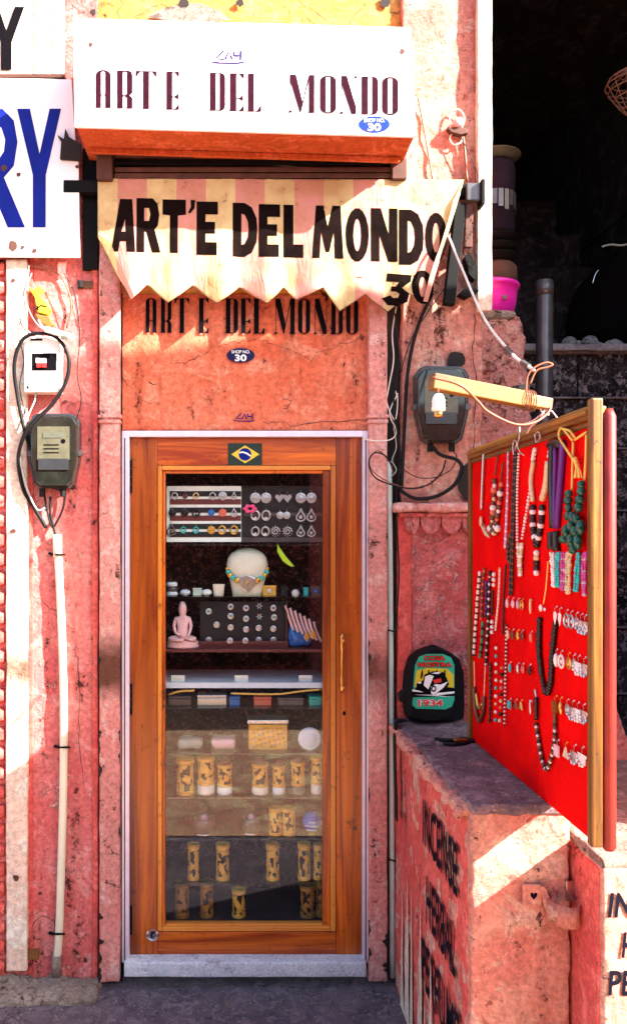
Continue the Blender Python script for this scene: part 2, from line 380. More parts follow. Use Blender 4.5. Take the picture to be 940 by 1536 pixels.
M['coin_blue'] = plain('blue_enamel', (.02, .16, .55), .25)
M['turq'] = plain('turquoise', (.02, .55, .52), .35, var=.3, scale=120)
M['green_glass'] = plain('green_stone', (.004, .10, .060), .15, var=.7, scale=60)
M['pearl'] = plain('pearl', (.82, .74, .68), .25, var=.12)
M['cream'] = plain('cream_bead', (.74, .56, .32), .35, var=.3, scale=150)
M['brownbead'] = plain('brown_bead', (.16, .05, .02), .35, var=.4, scale=120)
M['blackbead'] = plain('black_bead', (.010, .006, .006), .3)
M['lilac'] = plain('lilac_bead', (.62, .36, .52), .35, var=.3, scale=200)
M['purplebead'] = plain('violet_silk', (.12, .01, .20), .45)
M['magbead'] = plain('magenta_bead', (.60, .06, .30), .35, var=.3, scale=200)
M['yellowcord'] = plain('yellow_cord', (.80, .52, .10), .6, var=.15)
M['coral'] = plain('coral_bead', (.72, .16, .10), .35, var=.3, scale=150)
M['greenbead'] = plain('green_bead', (.02, .28, .14), .3, var=.3, scale=150)
M['tarnish'] = plain('tarnished_tin', (.10, .10, .07), .6, .2, .5, 20)
M['grime'] = plain('black_grime_gap_shade', (.016, .009, .008), .9)  # black grime, also the painted shade of the right gap
M['sandstone'] = None
def paving():
    t = NT('tan_sandstone_paving'); w_ = t.n('ShaderNodeTexNoise', Vector=t.tc, Scale=1.3, Detail=3.); ad = t.n('ShaderNodeVectorMath', _operation='ADD'); t.t.links.new(t.tc, ad.inputs[0]); t.t.links.new(w_.outputs[1], ad.inputs[1]); b = t.n('ShaderNodeTexBrick', Vector=ad.outputs[0], Color1=(.74, .56, .32), Color2=(.60, .36, .22), Mortar=(.46, .28, .18), Scale=.9); n = t.noise(6, 6, .6)
    return t.out(t.mix(t.math('MULTIPLY', t.ramp(n, .4, .62), .8), b.outputs[0], (.46, .17, .13)), .8, 0, .2)
M['sandstone'] = paving()

# ------------------------------------------------------------------ lettering
def arc(cx, cy, rx, ry, a0, a1, n=7): return [(cx+rx*math.cos(math.radians(a0+(a1-a0)*i/n)), cy+ry*math.sin(math.radians(a0+(a1-a0)*i/n))) for i in range(n+1)]
DECO = {
 'A': ([[(-.02,0),(.17,0),(.17,.02),(.15,.02),(.15,.33),(.27,.33),(.27,.02),(.25,.02),(.25,0),(.45,0),(.45,.02),(.42,.02),(.42,.86)] + arc(.21,.86,.21,.14,0,180)[1:] + [(0,.02),(-.02,.02)]], [[(.15,.355),(.27,.355),(.27,.93),(.24,.965),(.18,.965),(.15,.93)]]),
 'R': ([[(-.02,0),(.18,0),(.18,.02),(.16,.02),(.16,.33),(.2,.33),(.27,.28),(.27,.02),(.25,.02),(.25,0),(.44,0),(.44,.02),(.42,.02),(.42,.28),(.34,.345),(.42,.41),(.42,.88),(.39,.96),(.32,1),(-.02,1),(-.02,.98),(0,.98),(0,.02),(-.02,.02)]], [[(.16,.355),(.23,.355),(.27,.39),(.27,.97),(.16,.97)]]),
 'T': ([[(.17,0),(.38,0),(.38,.02),(.355,.02),(.355,.975),(.44,.975),(.53,.84),(.55,.84),(.55,1),(0,1),(0,.84),(.02,.84),(.11,.975),(.195,.975),(.195,.02),(.17,.02)]], []),
 'E': ([[(-.02,0),(.37,0),(.37,.15),(.35,.15),(.25,.025),(.17,.025),(.17,.33),(.24,.33),(.33,.27),(.35,.27),(.35,.42),(.33,.42),(.24,.355),(.17,.355),(.17,.975),(.25,.975),(.35,.86),(.37,.86),(.37,1),(-.02,1),(-.02,.98),(0,.98),(0,.02),(-.02,.02)]], []),
 'D': ([[(-.02,0),(.3,0),(.38,.03),(.42,.12),(.42,.88),(.38,.97),(.3,1),(-.02,1),(-.02,.98),(0,.98),(0,.02),(-.02,.02)]], [[(.16,.025),(.27,.025),(.27,.975),(.16,.975)]]),
 'L': ([[(-.02,0),(.37,0),(.37,.17),(.35,.17),(.25,.025),(.17,.025),(.17,.98),(.19,.98),(.19,1),(-.02,1),(-.02,.98),(0,.98),(0,.02),(-.02,.02)]], []),
 'M': ([[(0,.06),(-.05,.02),(-.05,0),(.07,0),(.07,.02),(.02,.06),(.02,.8),(.27,0),(.3,0),(.515,.86),(.515,.02),(.49,.02),(.49,0),(.69,0),(.69,.02),(.665,.02),(.665,.98),(.69,.98),(.69,1),(.515,1),(.345,.28),(.165,1),(-.01,1),(-.01,.98),(0,.98)]], []),
 'N': ([[(0,.06),(-.05,.02),(-.05,0),(.07,0),(.07,.02),(.02,.06),(.02,.75),(.27,0),(.4,0),(.4,.94),(.45,.98),(.45,1),(.33,1),(.33,.98),(.38,.94),(.38,.22),(.15,1),(-.01,1),(-.01,.98),(0,.98)]], []),
 'O': ([arc(.21,.86,.21,.14,0,180) + arc(.21,.14,.21,.14,180,360)], [[(.15,.04),(.27,.04),(.27,.96),(.15,.96)]]),
}
def ring(w, h, n=18): return [(w/2+w/2*math.cos(2*math.pi*i/n), h/2+h/2*math.sin(2*math.pi*i/n)) for i in range(n)]
BOLD = {
 'A': ([[(0,0),(.2,0),(.25,.2),(.42,.2),(.44,0),(.68,0),(.6,1),(.25,1)]], [[(.29,.38),(.41,.38),(.395,.62)]]),
 'R': ([[(0,0),(.2,0),(.2,.38),(.25,.38),(.4,0),(.62,0),(.47,.42),(.55,.5),(.59,.7),(.54,.9),(.42,1),(0,1)]], [[(.2,.58),(.32,.58),(.36,.7),(.32,.82),(.2,.82)]]),
 'T': ([[(.2,0),(.42,0),(.42,.70),(.64,.72),(.64,1),(0,1),(0,.72),(.2,.70)]], []),
 "'": ([[(0,.05),(.35,0),(.9,.4),(1,1),(.35,1),(.4,.5)]], []),
 'E': ([[(0,0),(.55,0),(.55,.24),(.24,.24),(.24,.4),(.5,.4),(.5,.62),(.24,.62),(.24,.76),(.58,.76),(.58,1),(0,1)]], []),
 'D': ([[(0,0),(.3,0),(.48,.08),(.6,.28),(.62,.5),(.6,.72),(.48,.92),(.3,1),(0,1)]], [[(.22,.22),(.3,.24),(.38,.36),(.4,.5),(.38,.66),(.3,.78),(.22,.8)]]),
 'L': ([[(0,0),(.5,0),(.5,.25),(.25,.25),(.25,1),(0,1)]], []),
 'M': ([[(0,0),(.2,0),(.24,.5),(.36,.12),(.46,.12),(.58,.5),(.6,0),(.84,0),(.76,1),(.54,1),(.42,.6),(.3,1),(.1,1)]], []),
 'O': ([ring(.62, 1)], [[(.21+.2*x/.62, .2+.6*y) for x, y in ring(.62, 1)]]),
 'N': ([[(0,0),(.22,0),(.22,.5),(.44,0),(.68,0),(.68,1),(.46,1),(.46,.5),(.25,1),(0,1)]], []),
 '3': ([[(.05,.75),(.05,1),(.6,1),(.6,.8),(.42,.58),(.6,.42),(.58,.15),(.38,0),(.15,0),(0,.2),(.18,.32),(.25,.24),(.36,.26),(.38,.38),(.3,.44),(.18,.44),(.18,.6),(.28,.6),(.34,.75)]], []),
 'Y': ([[(.33,0),(.60,0),(.60,.44),(.92,1),(.68,1),(.47,.62),(.27,1),(0,1),(.33,.44)]], []),
 'r': ([[(0,0),(.18,0),(.18,.4),(.26,.4),(.58,0),(.86,0),(.52,.42),(.68,.52),(.74,.72),(.68,.9),(.5,1),(0,1)]], [[(.18,.56),(.42,.56),(.52,.64),(.54,.74),(.48,.84),(.38,.87),(.18,.87)]]),
}
def letter(mb, font, ch, x0, x1, yt, yb, fn, refine=0, slope=0., lean=0.):
    outs, holes = font[ch]; xs = [p[0] for p in outs[0]]; a, b = min(xs), max(xs)
    ys = [p[1] for p in outs[0]]; c, d = min(ys), max(ys)
    def mp(p):
        u = (p[0]-a)/(b-a); v = (p[1]-c)/(d-c); x = x0+(x1-x0)*u+lean*v; return (x, yb+(yt-yb)*v+slope*(x-x0))
    mb.flat([mp(p) for p in outs[0]], [[mp(p) for p in h] for h in holes], fn, refine)

_font = {}
def words(mb, text, x0, x1, yt, yb, fn, weight=.02, lean=0.):
    """built-in lettering fitted into a photo rectangle"""
    cu = bpy.data.curves.new('t', 'FONT'); cu.body = text; cu.size = 1; cu.offset = weight; cu.resolution_u = 3
    o = bpy.data.objects.new('t', cu); col.objects.link(o)
    dg = bpy.context.evaluated_depsgraph_get(); dg.update()
    me = o.evaluated_get(dg).to_mesh()
    vs = [(v.co.x, v.co.y) for v in me.vertices]; fs = [tuple(p.vertices) for p in me.polygons]
    o.evaluated_get(dg).to_mesh_clear(); bpy.data.objects.remove(o); bpy.data.curves.remove(cu)
    ax, bx_ = min(v[0] for v in vs), max(v[0] for v in vs); ay, by = min(v[1] for v in vs), max(v[1] for v in vs)
    P = []
    for x, y in vs:
        u, v = (x-ax)/(bx_-ax), (y-ay)/(by-ay); P.append(fn(x0+(x1-x0)*u+lean*v, yb+(yt-yb)*v))
    mb.add(P, fs)
def plane(y): return lambda px, py: W(px, py, y)
def ellipse(cx, cy, rx, ry, n=28): return [(cx+rx*math.cos(2*math.pi*i/n), cy+ry*math.sin(2*math.pi*i/n)) for i in range(n)]
def stroke_px(mb, pts, w, fn, ragged=False):                              # a painted line of width w
    P = [Vector((p[0], p[1])) for p in pts]; n = len(P); l = []; r = []
    for i in range(n):
        t = (P[min(i+1, n-1)]-P[max(i-1, 0)]).normalized(); k = Vector((-t.y, t.x))*w/2
        ww = w if not isinstance(w, list) else w[i]
        k = k*(.45+.75*abs(noise.noise(Vector((P[i].x*.09, P[i].y*.09, 3.1))))*2) if ragged else k
        l.append(P[i]+k); r.append(P[i]-k)
    for i in range(n-1): mb.add([fn(*l[i]), fn(*l[i+1]), fn(*r[i+1]), fn(*r[i])], [(0, 1, 2, 3)])
def jag(pts, n=5, a=2.2):                                   # a ragged crack line
    out = []
    for i in range(len(pts)-1):
        for k in range(n):
            t = k/n; out.append((pts[i][0]+(pts[i+1][0]-pts[i][0])*t+random.uniform(-a, a)*.6, pts[i][1]+(pts[i+1][1]-pts[i][1])*t+random.uniform(-a, a)))
    out.append(pts[-1]); return out
def badge(parent, cx, cy, rx, ry, y, mat, tilt=0.):
    b = MB(); b.flat(ellipse(cx, cy, rx, ry), [], plane(y)); o = b.build('oval_badge', mat, parent)
    t = MB(); words(t, 'SHOP NO.', cx-rx*.66, cx+rx*.66, cy-ry*.70, cy-ry*.26, plane(y-.0012), .01)
    words(t, '30', cx-rx*.42, cx+rx*.42, cy-ry*.12, cy+ry*.80, plane(y-.0012), .03); t.build('badge_lettering', M['white'], o); return o
def lay_mark(parent, x0, x1, y0, y1, y, mat, under=True):
    t = MB(); w = x1-x0; h = y1-y0; fn = plane(y); X = lambda u: x0+w*u; Y = lambda v: y0+h*v; sw = max(2.0, h*.2)
    stroke_px(t, [(X(.34), Y(0)), (X(.04), Y(.82)), (X(.36), Y(.9))], sw, fn)
    stroke_px(t, [(X(.40), Y(.92)), (X(.53), Y(.08)), (X(.66), Y(.92))], sw, fn)
    stroke_px(t, [(X(.72), Y(.05)), (X(.72), Y(.5)), (X(.92), Y(.55))], sw, fn); stroke_px(t, [(X(.98), Y(0)), (X(.97), Y(1.0))], sw, fn)
    if under: stroke_px(t, [(X(-.1), Y(1.2)), (X(.2), Y(1.3)), (X(.8), Y(1.34)), (X(1.12), Y(1.2))], sw*.8, fn)
    return t.build('mark', mat, parent)

def split(mb, name, mat, parent, **k):
    """every loose piece of a flat mesh becomes a part of its own"""
    key = {}; par = []
    def find(a):
        while par[a] != a: par[a] = par[par[a]]; a = par[a]
        return a
    vid = []
    for v in mb.v:
        q = (round(v[0], 5), round(v[1], 5), round(v[2], 5))
        if q not in key: key[q] = len(par); par.append(len(par))
        vid.append(key[q])
    for f in mb.f:
        for i in f[1:]: par[find(vid[i])] = find(vid[f[0]])
    grp = {}
    for f in mb.f: grp.setdefault(find(vid[f[0]]), []).append(f)
    for fs in grp.values():
        m = MB(); ids = {}
        for f in fs:
            for i in f:
                if i not in ids: ids[i] = len(m.v); m.v.append(mb.v[i])
            m.f.append(tuple(ids[i] for i in f)); m.m.append(0)
        m.build(name, mat, parent, **k)

# ================================================================== THE SETTING
def struct(o): o['kind'] = 'structure'; return o
g = MB(); g.add([(-60,-60,0),(60,-60,0),(60,60,0),(-60,60,0)], [(0,1,2,3)]); struct(g.build('ground', M['asphalt']))
g = MB(); g.add([(-30,-5.6,.004),(30,-5.6,.004),(30,-1.5,.004),(-30,-1.5,.004)], [(0,1,2,3)]); struct(g.build('street_paving', M['sandstone']))

# ------------------------------------------------------------------ shop front
shop = thing('shop_building', 'pink plastered shop front with an orange lintel and wooden glazed door', 'building', (0, .2, 0))
def P(name, mb, mat, parent=None, **k): return mb.build(name, M[mat], parent or shop, **k)
P('wall', plaster_px(-330, -160, 146, 1560, 0, .3, res=.016, amp=.006, freq=9, r=.005, seed=1), 'pink', smooth=True)
P('upper_wall', plaster_px(140, -160, 605, 452, 0.012, .3, res=.03, amp=.006, seed=2), 'orange', smooth=True)
P('lintel_panel', plaster_px(176, 440, 556, 646, .004, .2, res=.02, amp=.004, r=.006, seed=3, chip=1.), 'orange_pink', smooth=True)
for x0, x1, sd in ((149, 180, 4), (553, 581, 5)):
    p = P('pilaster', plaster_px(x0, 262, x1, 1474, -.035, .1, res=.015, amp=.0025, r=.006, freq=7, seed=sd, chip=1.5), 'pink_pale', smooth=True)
    m = MB()
    for py, h, e in ((624, 5, 2.0), (632, 5, 1.2)): m.rbox(x0-e, py-h/2, x1+e, py+h/2, -.043, .05)
    m.build('ring_moulding', M['pink_pale'], p, bevel=.002)
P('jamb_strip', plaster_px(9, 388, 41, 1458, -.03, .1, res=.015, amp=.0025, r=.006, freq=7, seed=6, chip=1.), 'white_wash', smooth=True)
P('jamb_shadow_strip', plaster_px(41, 388, 50, 1462, -.008, .1, res=.02, amp=.002, r=.004, seed=8), 'red_wash', smooth=True)  # dark red strip painted as the shadow line beside the jamb
P('wall_shadow_strip', plaster_px(139, 402, 147, 1470, -.012, .1, res=.02, amp=.003, r=.004, seed=9), 'red_wash', smooth=True)  # dark red strip painted as the shadow line along the wall's edge
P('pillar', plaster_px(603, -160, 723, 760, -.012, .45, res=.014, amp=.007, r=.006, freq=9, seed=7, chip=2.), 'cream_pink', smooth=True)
P('corner_strip', plaster_px(716, -160, 738, 466, -.05, -.018, res=.02, amp=.003, r=.004, seed=10, chip=1.5), 'white_wash', smooth=True)
P('side_wall', MB().box(.975, .995, .46, 5.2, 0, 4.7), 'nearblackstone')
P('niche_wall', plaster_px(597, 756, 735, 1480, .012, .45, res=.012, amp=.007, r=.006, freq=9, seed=11), 'pink_rough', smooth=True)
P('niche_edge', plaster_px(596, 772, 617, 1100, -.006, .05, res=.012, amp=.003, r=.005, freq=9, seed=12, chip=1.), 'red_wash', smooth=True)
c = P('cornice', plaster_px(592, 754, 722, 768, -.062, .02, res=.012, amp=.0035, r=.012, freq=12, seed=13, chip=1.), 'pink_pale', smooth=True)
for i, x in enumerate((618, 646, 677, 708)):
    w = 15 if i else 11; pts = [(x-w, 772), (x+w, 772)] + [(x+w*math.cos(a), 781+20*math.sin(a)) for a in [math.pi*k/8 for k in range(9)]]
    MB().slab(pts, -.022, .02).build('scallop', M['pink_rough'], c, bevel=.003)
MB().rbox(600, 769, 720, 775, -.034, .02).build('fillet', M['pink'], c, bevel=.003)
# ragged cracks and dark chips in the plaster
m = MB()
stroke_px(m, jag([(255, 548), (292, 540), (322, 520), (352, 514), (378, 509), (410, 516), (468, 541), (474, 530), (510, 516), (548, 505)], 5, 2.5), 1.01, plane(-.0025), True)
stroke_px(m, jag([(395, 634), (430, 634), (434, 639), (480, 633), (550, 630)], 5, 1.5), 1.31, plane(-.0025), True)
stroke_px(m, jag([(425, 598), (436, 601), (432, 611), (424, 613)], 4, 1.5), 1.43, plane(-.0025), True)
stroke_px(m, jag([(183, 565), (200, 588), (215, 602), (238, 606)], 4, 2), 0.83, plane(-.0025), True)
stroke_px(m, jag([(222, 576), (236, 576)], 4, 2), 1.43, plane(-.0025), True)
split(m, 'crack', M['grime'], shop)
m = MB(); f = plane(-.0075)
stroke_px(m, jag([(46, 895), (62, 900), (78, 915), (92, 918)], 5, 2), 0.95, f, True); stroke_px(m, jag([(100, 968), (118, 985), (120, 1050), (118, 1100), (126, 1180)], 6, 3), 0.95, f, True)
stroke_px(m, jag([(48, 1390), (62, 1374), (82, 1380), (84, 1394)], 4, 2), 1.31, f, True); stroke_px(m, jag([(100, 612), (118, 600), (134, 606)], 4, 2), 0.89, f, True)
split(m, 'crack', M['grime'], shop)
m = MB(); f = plane(-.001)
for pts in ([(104, 14), (112, 8), (120, 20), (132, 14), (140, 26)], [(180, 28), (176, 18), (184, 6), (176, -6)], [(202, 24), (220, 14), (240, 8), (262, 12)], [(448, 0), (468, 14), (500, 36)], [(546, 4), (532, 22), (524, 36)]):
    stroke_px(m, jag(pts, 4, 3), 1.31, f, True)
for cx, cy, r in ((276, 4, 7), (360, 4, 6), (577, 2, 8), (140, 18, 5)): m.flat([(cx+r*(1+random.uniform(-.3,.3))*math.cos(a), cy+r*(1+random.uniform(-.3,.3))*math.sin(a)) for a in [k*math.pi/6 for k in range(12)]], [], plane(.001))
split(m, 'crack', M['grime'], shop)
m = MB(); m.flat([(222, 26), (236, 16), (262, 8), (296, 4), (330, 16), (346, 30), (300, 34), (250, 30)], [], plane(.002)); m.build('bare_patch', M['cement'], shop)
m = MB()
for cx, y0, y1, w, sg in ((149, 1095, 1160, 5, 1), (180, 1095, 1140, 3.5, -1), (149, 1370, 1472, 9, 1), (180, 1240, 1262, 3, -1), (553, 960, 1010, 4, 1), (581, 1400, 1472, 10, -1), (149, 985, 1005, 5, 1), (553, 1180, 1200, 3, 1), (581, 800, 830, 3, -1), (553, 1380, 1440, 6, 1)):
    y = y0
    while y < y1:                                          # broken arrises: ragged bites out of the edge
        h = random.uniform(8, 26); n = 6; bite = [(cx+sg*w*random.uniform(.15, 1.)*math.sin(math.pi*(k+.6)/(n+.2)), y+h*k/n) for k in range(n+1)]
        m.flat([(cx-sg*.4, y)]+bite+[(cx-sg*.4, y+h)], [], plane(-.0385)); y += h+random.uniform(2, 26)
split(m, 'chip', M['grime'], shop)
m = MB()
for x, y, r, yy in ((20, 797, 6, -.0345), (25, 1317, 7, -.0345), (21, 420, 4, -.0345), (126, 1015, 3, -.006), (61, 1340, 4, -.006), (112, 760, 3, -.006), (133, 690, 4, -.006), (134, 660, 3, -.006), (98, 602, 4, -.006), (128, 1440, 5, -.006)):
    m.flat([(x+random.uniform(.4, 1)*r*math.cos(k*.7), y+random.uniform(.4, 1)*r*math.sin(k*.7)) for k in range(9)], [], plane(yy))
split(m, 'rust_spot', M['rust'], shop)
MB().rbox(42, 1426, 58, 1440, -.02, .0).build('wooden_plug', M['bamboo'], shop, bevel=.002)
# hole and dark patch on the pillar
m = MB(); m.flat([(684+17*random.uniform(.75, 1.1)*math.cos(k*.45), 540+14*random.uniform(.8, 1.1)*math.sin(k*.45)) for k in range(14)], [], plane(-.0215))
m.flat([(698+14*random.uniform(.7, 1.1)*math.cos(k*.45), 722+30*random.uniform(.8, 1.1)*math.sin(k*.45)) for k in range(14)], [], plane(-.0213))
stroke_px(m, jag([(712, 470), (709, 520), (714, 580), (710, 640), (713, 745)], 6, 3), 1.78, plane(-.0212), True)
split(m, 'broken_hole', M['grime'], shop)

# lettering on the lintel
lx = [('A',218,236),('R',241,258),('T',262,284),('E',298,313),('D',338,357),('E',361,376),('L',380,397),('M',411,443),('O',447,465),('N',470,492),('D',496,514),('O',519,537)]
m = MB()
for i, (ch, a, b) in enumerate(lx): letter(m, DECO, ch, a, b, 447+i*.15, 499+i*.25, plane(-.003))
split(m, 'letter', M['black'], shop)
badge(shop, 361, 533, 21, 11, -.003, M['darkbadge'])
lay_mark(shop, 353, 379, 620, 629, -.003, M['violet_ink'])

# door frame, sill and door
fr = MB()
fr.rbox(183, 646, 194, 1444, -.012, .10).rbox(544, 646, 553, 1444, -.012, .10); fr.rbox(194, 646, 544, 655, -.012, .10)
P('door_frame', fr, 'alu', bevel=.002)
fr = MB(); fr.rbox(186.5, 657, 188, 1440, -.0135, -.011).rbox(547.5, 657, 549, 1440, -.0135, -.011); P('frame_groove', fr, 'iron')
P('sill', plaster_px(186, 1444, 549, 1466, -.045, .12, res=.02, amp=.0015, r=.004, seed=14), 'marble', smooth=True)
door = MB(); door.rbox(195, 656, 543, 1443, .055, .06)   # thin backing rim, real leaf pieces stand in front of it
leaf = MB()
YF, YB = .018, .056
dl = MB().rbox(195.5, 656.5, 236, 1442, YF, YB); d = dl.build('door', M['wood_v'], shop, bevel=.002)   # hinge stile carries the leaf
d['label'] = 'varnished orange teak door with a tall glass pane'
S = lambda n, mb, mat, **k: mb.build(n, M[mat], d, **k)
S('stile', MB().rbox(504, 656.5, 543, 1442, YF, YB), 'wood_v', bevel=.002)
S('top_rail', MB().rbox(236.4, 656.5, 503.6, 698, YF+.0005, YB), 'wood_h', bevel=.002)
S('bottom_rail', MB().rbox(236.4, 1398, 503.6, 1442, YF+.0005, YB), 'wood_h', bevel=.002)
for x0, x1 in ((236.4, 243), (496, 503.6)): S('bead', MB().rbox(x0, 698.4, x1, 1397.6, YF-.006, YB), 'bead_v', bevel=.004)
S('bead', MB().rbox(243.2, 698.4, 495.8, 705, YF-.006, YB), 'bead_h', bevel=.004); S('bead', MB().rbox(243.2, 1390.5, 495.8, 1397.6, YF-.006, YB), 'bead_h', bevel=.004)
for x0, x1 in ((243.2, 248), (484, 495.8)): S('inner_bead', MB().rbox(x0, 705.2, x1, 1390.3, YF+.006, YB), 'wood_v', bevel=.003)
S('inner_bead', MB().rbox(248.2, 705.2, 483.8, 710, YF+.006, YB), 'wood_h', bevel=.003); S('inner_bead', MB().rbox(248.2, 1386, 483.8, 1390.3, YF+.006, YB), 'bead_h', bevel=.003)
S('glass_pane', MB().rbox(246, 707, 486, 1389, .036, .041), 'pane')
h = MB(); c = W(513, 995, YF-.028)
for py, prof in ((960, 1), (1030, -1)):
    p = W(513, py, YF); h.lathe(p, [(.008, 0), (.008, .003), (.0045, .006), (.004, .026), (.007, .030), (.007, .036), (.002, .038)], 12, 'y')
h.tube([W(513, y, YF-.030) for y in (950, 956, 962, 970, 978, 995, 1012, 1020, 1028, 1034, 1040)], [.003, .009, .006, .009, .005, .0068, .005, .009, .006, .009, .003], 10)
S('handle', h, 'brass', smooth=True)
S('keyhole', MB().flat(ellipse(516, 1070, 2.2, 3.5)+[], [], plane(YF-.001)), 'black')
for y0, y1 in ((690, 740), (1025, 1072), (1358, 1402)):
    hb = MB(); p0, p1 = W(196.5, y1, YF-.004), W(196.5, y0, YF-.004)
    for k in range(4): hb.tube([p0.lerp(p1, k/4+.01), p0.lerp(p1, (k+1)/4-.01)], .0055, 8)
    S('hinge', hb, 'iron')
lk = MB().lathe(W(229, 1402, YF), [(.024, 0), (.024, .004), (.019, .006), (.0185, .002), (.009, .002), (.009, .006), (.001, .007)], 24, 'y'); S('lock', lk, 'chrome', smooth=False)
S('lock_slot', MB().flat([(226, 1399), (232, 1399), (232, 1402), (229, 1402), (229, 1406), (226, 1406)], [], plane(YF-.0085)), 'black')
fl = MB().rbox(342, 665, 393, 698, YF-.002, YF); o = S('flag_sticker', fl, 'c_flag')
fl = MB(); fl.mi = 0; fl.flat([(347, 681.5), (367.5, 668), (389, 681.5), (367.5, 695)], [], plane(YF-.003)); fl.mi = 1; fl.flat(ellipse(367.5, 681.5, 9.5, 9.5), [], plane(YF-.0036)); fl.mi = 2
stroke_px(fl, [(359, 679), (364, 678), (370, 680), (376, 684)], 2.2, plane(YF-.0042))
fl.build('flag_print', [M['c_yellow'], M['blue'], M['white']], d)
# lining of the case behind the door
cs = MB(); a, b = W(236, 700, .06), W(494, 1396, .06)
cs.box(a.x-.02, a.x, .062, .46, b.z, a.z).box(b.x, b.x+.02, .062, .46, b.z, a.z).box(a.x-.02, b.x+.02, .062, .46, a.z, a.z+.02).box(a.x-.02, b.x+.02, .062, .46, b.z-.02, b.z)
P('case_lining', cs, 'interior')
P('case_back_cloth', MB().box(a.x-.02, b.x+.02, .44, .45, b.z-.02, a.z+.02), 'floral')

# ------------------------------------------------------------------ rolling shutter over the door (rolled up, dark) and neighbour's shutter
rs = thing('rolling_shutter', 'dark rolled up metal shutter tucked under the sign box', 'shutter', W(380, 268, .0))
R = lambda n, mb, mat, **k: mb.build(n, M[mat], rs, **k)
R('shutter_roll', MB().tube([W(168, 240, -.02), W(606, 246, -.02)], .045, 16), 'rust', smooth=True)
for py in (232, 243, 254, 263): R('slat', MB().rbox(172, py-3.5, 604, py+3.5, -.072, -.060), 'rust' if py != 243 else 'iron', bevel=.002)
R('bracket', MB().rbox(145, 222, 168, 268, -.10, 0), 'rust', bevel=.003); R('bracket', MB().rbox(588, 238, 610, 268, -.09, -.013), 'rust', bevel=.003)
R('gap_shade_strip', MB().rbox(124, 222, 147, 404, -.02, 0), 'iron', bevel=.002); R('gap_shade_strip', MB().rbox(582, 262, 601, 1472, .03, .10), 'grime', bevel=.002)  # dark strips set into the gaps to paint their shade
R('gap_shade_strip', MB().rbox(181, 440, 183.5, 1472, -.004, .05), 'iron')  # another dark strip painting the shade of a narrow gap

ns = thing('rolling_shutter', 'red and white corrugated roller shutter of the neighbouring shop at left edge', 'shutter', W(-30, 1470, .02))
sl = None
for k in range(38):
    py = 392 + k*29
    if py > 1470: break
    m = MB(); a, b = W(-200, py, .0), W(8.5, py+24, .0)
    m.tube([(a.x, -.004, (a.z+b.z)/2), (b.x, -.004, (a.z+b.z)/2)], .026, 10); m.build('slat', M['red_wash'], ns, smooth=True)

# ------------------------------------------------------------------ stone plinth, right block and low walls
def block(name, label, cat, mb, mat, loc):
    o = thing(name, label, cat, loc); return o, mb.build('body', M[mat], o, smooth=True)
pl = thing('stone_plinth', 'waist high red plastered plinth with a worn grey stone top beside the door', 'plinth', (.765, -.5, 0))
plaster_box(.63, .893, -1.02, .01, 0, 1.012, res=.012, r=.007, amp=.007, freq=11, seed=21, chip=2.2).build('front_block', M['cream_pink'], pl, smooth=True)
plaster_box(.628, .640, -.985, .008, 0, .99, res=.02, r=.004, amp=.004, freq=6, seed=22).build('side_render', M['red_wash'], pl, smooth=True)
plaster_box(.626, .897, -1.025, .008, 1.004, 1.033, res=.012, r=.007, amp=.006, freq=17, seed=23, chip=2.).build('top_slab', M['stone_top'], pl, smooth=True)
plaster_box(.6, .66, -1.0, .0, .985, 1.02, res=.009, r=.007, amp=.013, freq=30, seed=24, chip=2.5).build('broken_edge', M['cream_pink'], pl, smooth=True)
fs = lambda px, py: Vector((.6215, .63*F/(px-CX)-D, EYE-(py-CY)*.63*F/(px-CX)/F))
def side_text(mb, txt, d0, d1, z0, z1):                    # on the plinth's side, read from the wall outwards
    words(mb, txt, d0, d1, z1, z0, lambda d, z: Vector((.6205, -d, z)), .02, 0.)
m = MB(); side_text(m, 'INCENSE', .50, .92, .735, .885); side_text(m, 'HERBAL', .55, .90, .50, .65); side_text(m, 'PERFUME', .48, .94, .27, .42); split(m, 'letter', M['blackblue'], pl)
m = MB()
for i in range(16):                                         # pale lime runs on the side
    d = random.uniform(.02, .62); h = random.uniform(.10, .62)*(1-.35*abs(d-.3)); w = random.uniform(.012, .04); x = .6208 - random.uniform(0, .0012)
    pts = [(d-w, 0), (d+w, 0)] + [(d+w*(1-t)*random.uniform(.5, 1.1), h*t) for t in (.3, .5, .7, .85)] + [(d, h)] + [(d-w*(1-t)*random.uniform(.5, 1.1), h*t) for t in (.85, .7, .5, .3)]
    m.flat(pts, [], lambda dd, z, x=x: Vector((x, -dd, z)))
split(m, 'lime_run', M['white_wash'], pl)
m = MB(); stroke_px(m, jag([(704, 1338), (730, 1345), (760, 1338), (786, 1345)], 5, 2), 0.95, plane(-1.0275), True); m.build('crack', M['red_wash'], pl)

rb = thing('low_wall', 'cream washed low wall with black hand painted words at right edge', 'wall', (1.4, -.6, 0))
plaster_box(.905, 2.2, -1.185, .01, 0, .93, res=.016, r=.008, amp=.0022, freq=11, seed=25, chip=2.).build('body', M['cream_pink'], rb, smooth=True)
plaster_box(.902, 2.2, -1.188, .01, .925, .951, res=.022, r=.012, amp=.006, freq=10, seed=26, chip=1.).build('coping', M['cement'], rb, smooth=True)
plaster_box(.900, .912, -1.17, .008, 0, .92, res=.022, r=.004, amp=.003, freq=6, seed=27).build('side_render', M['red_wash'], rb, smooth=True)
m = MB(); f = plane(-1.1885)
words(m, 'INCENSE', 911, 1062, 1339, 1377, f, .02, 4); words(m, 'HERBAL', 931, 1048, 1398, 1437, f, .02, 4); words(m, 'PERFUME', 911, 1070, 1456, 1494, f, .02, 3)
split(m, 'letter', M['blackblue'], rb)

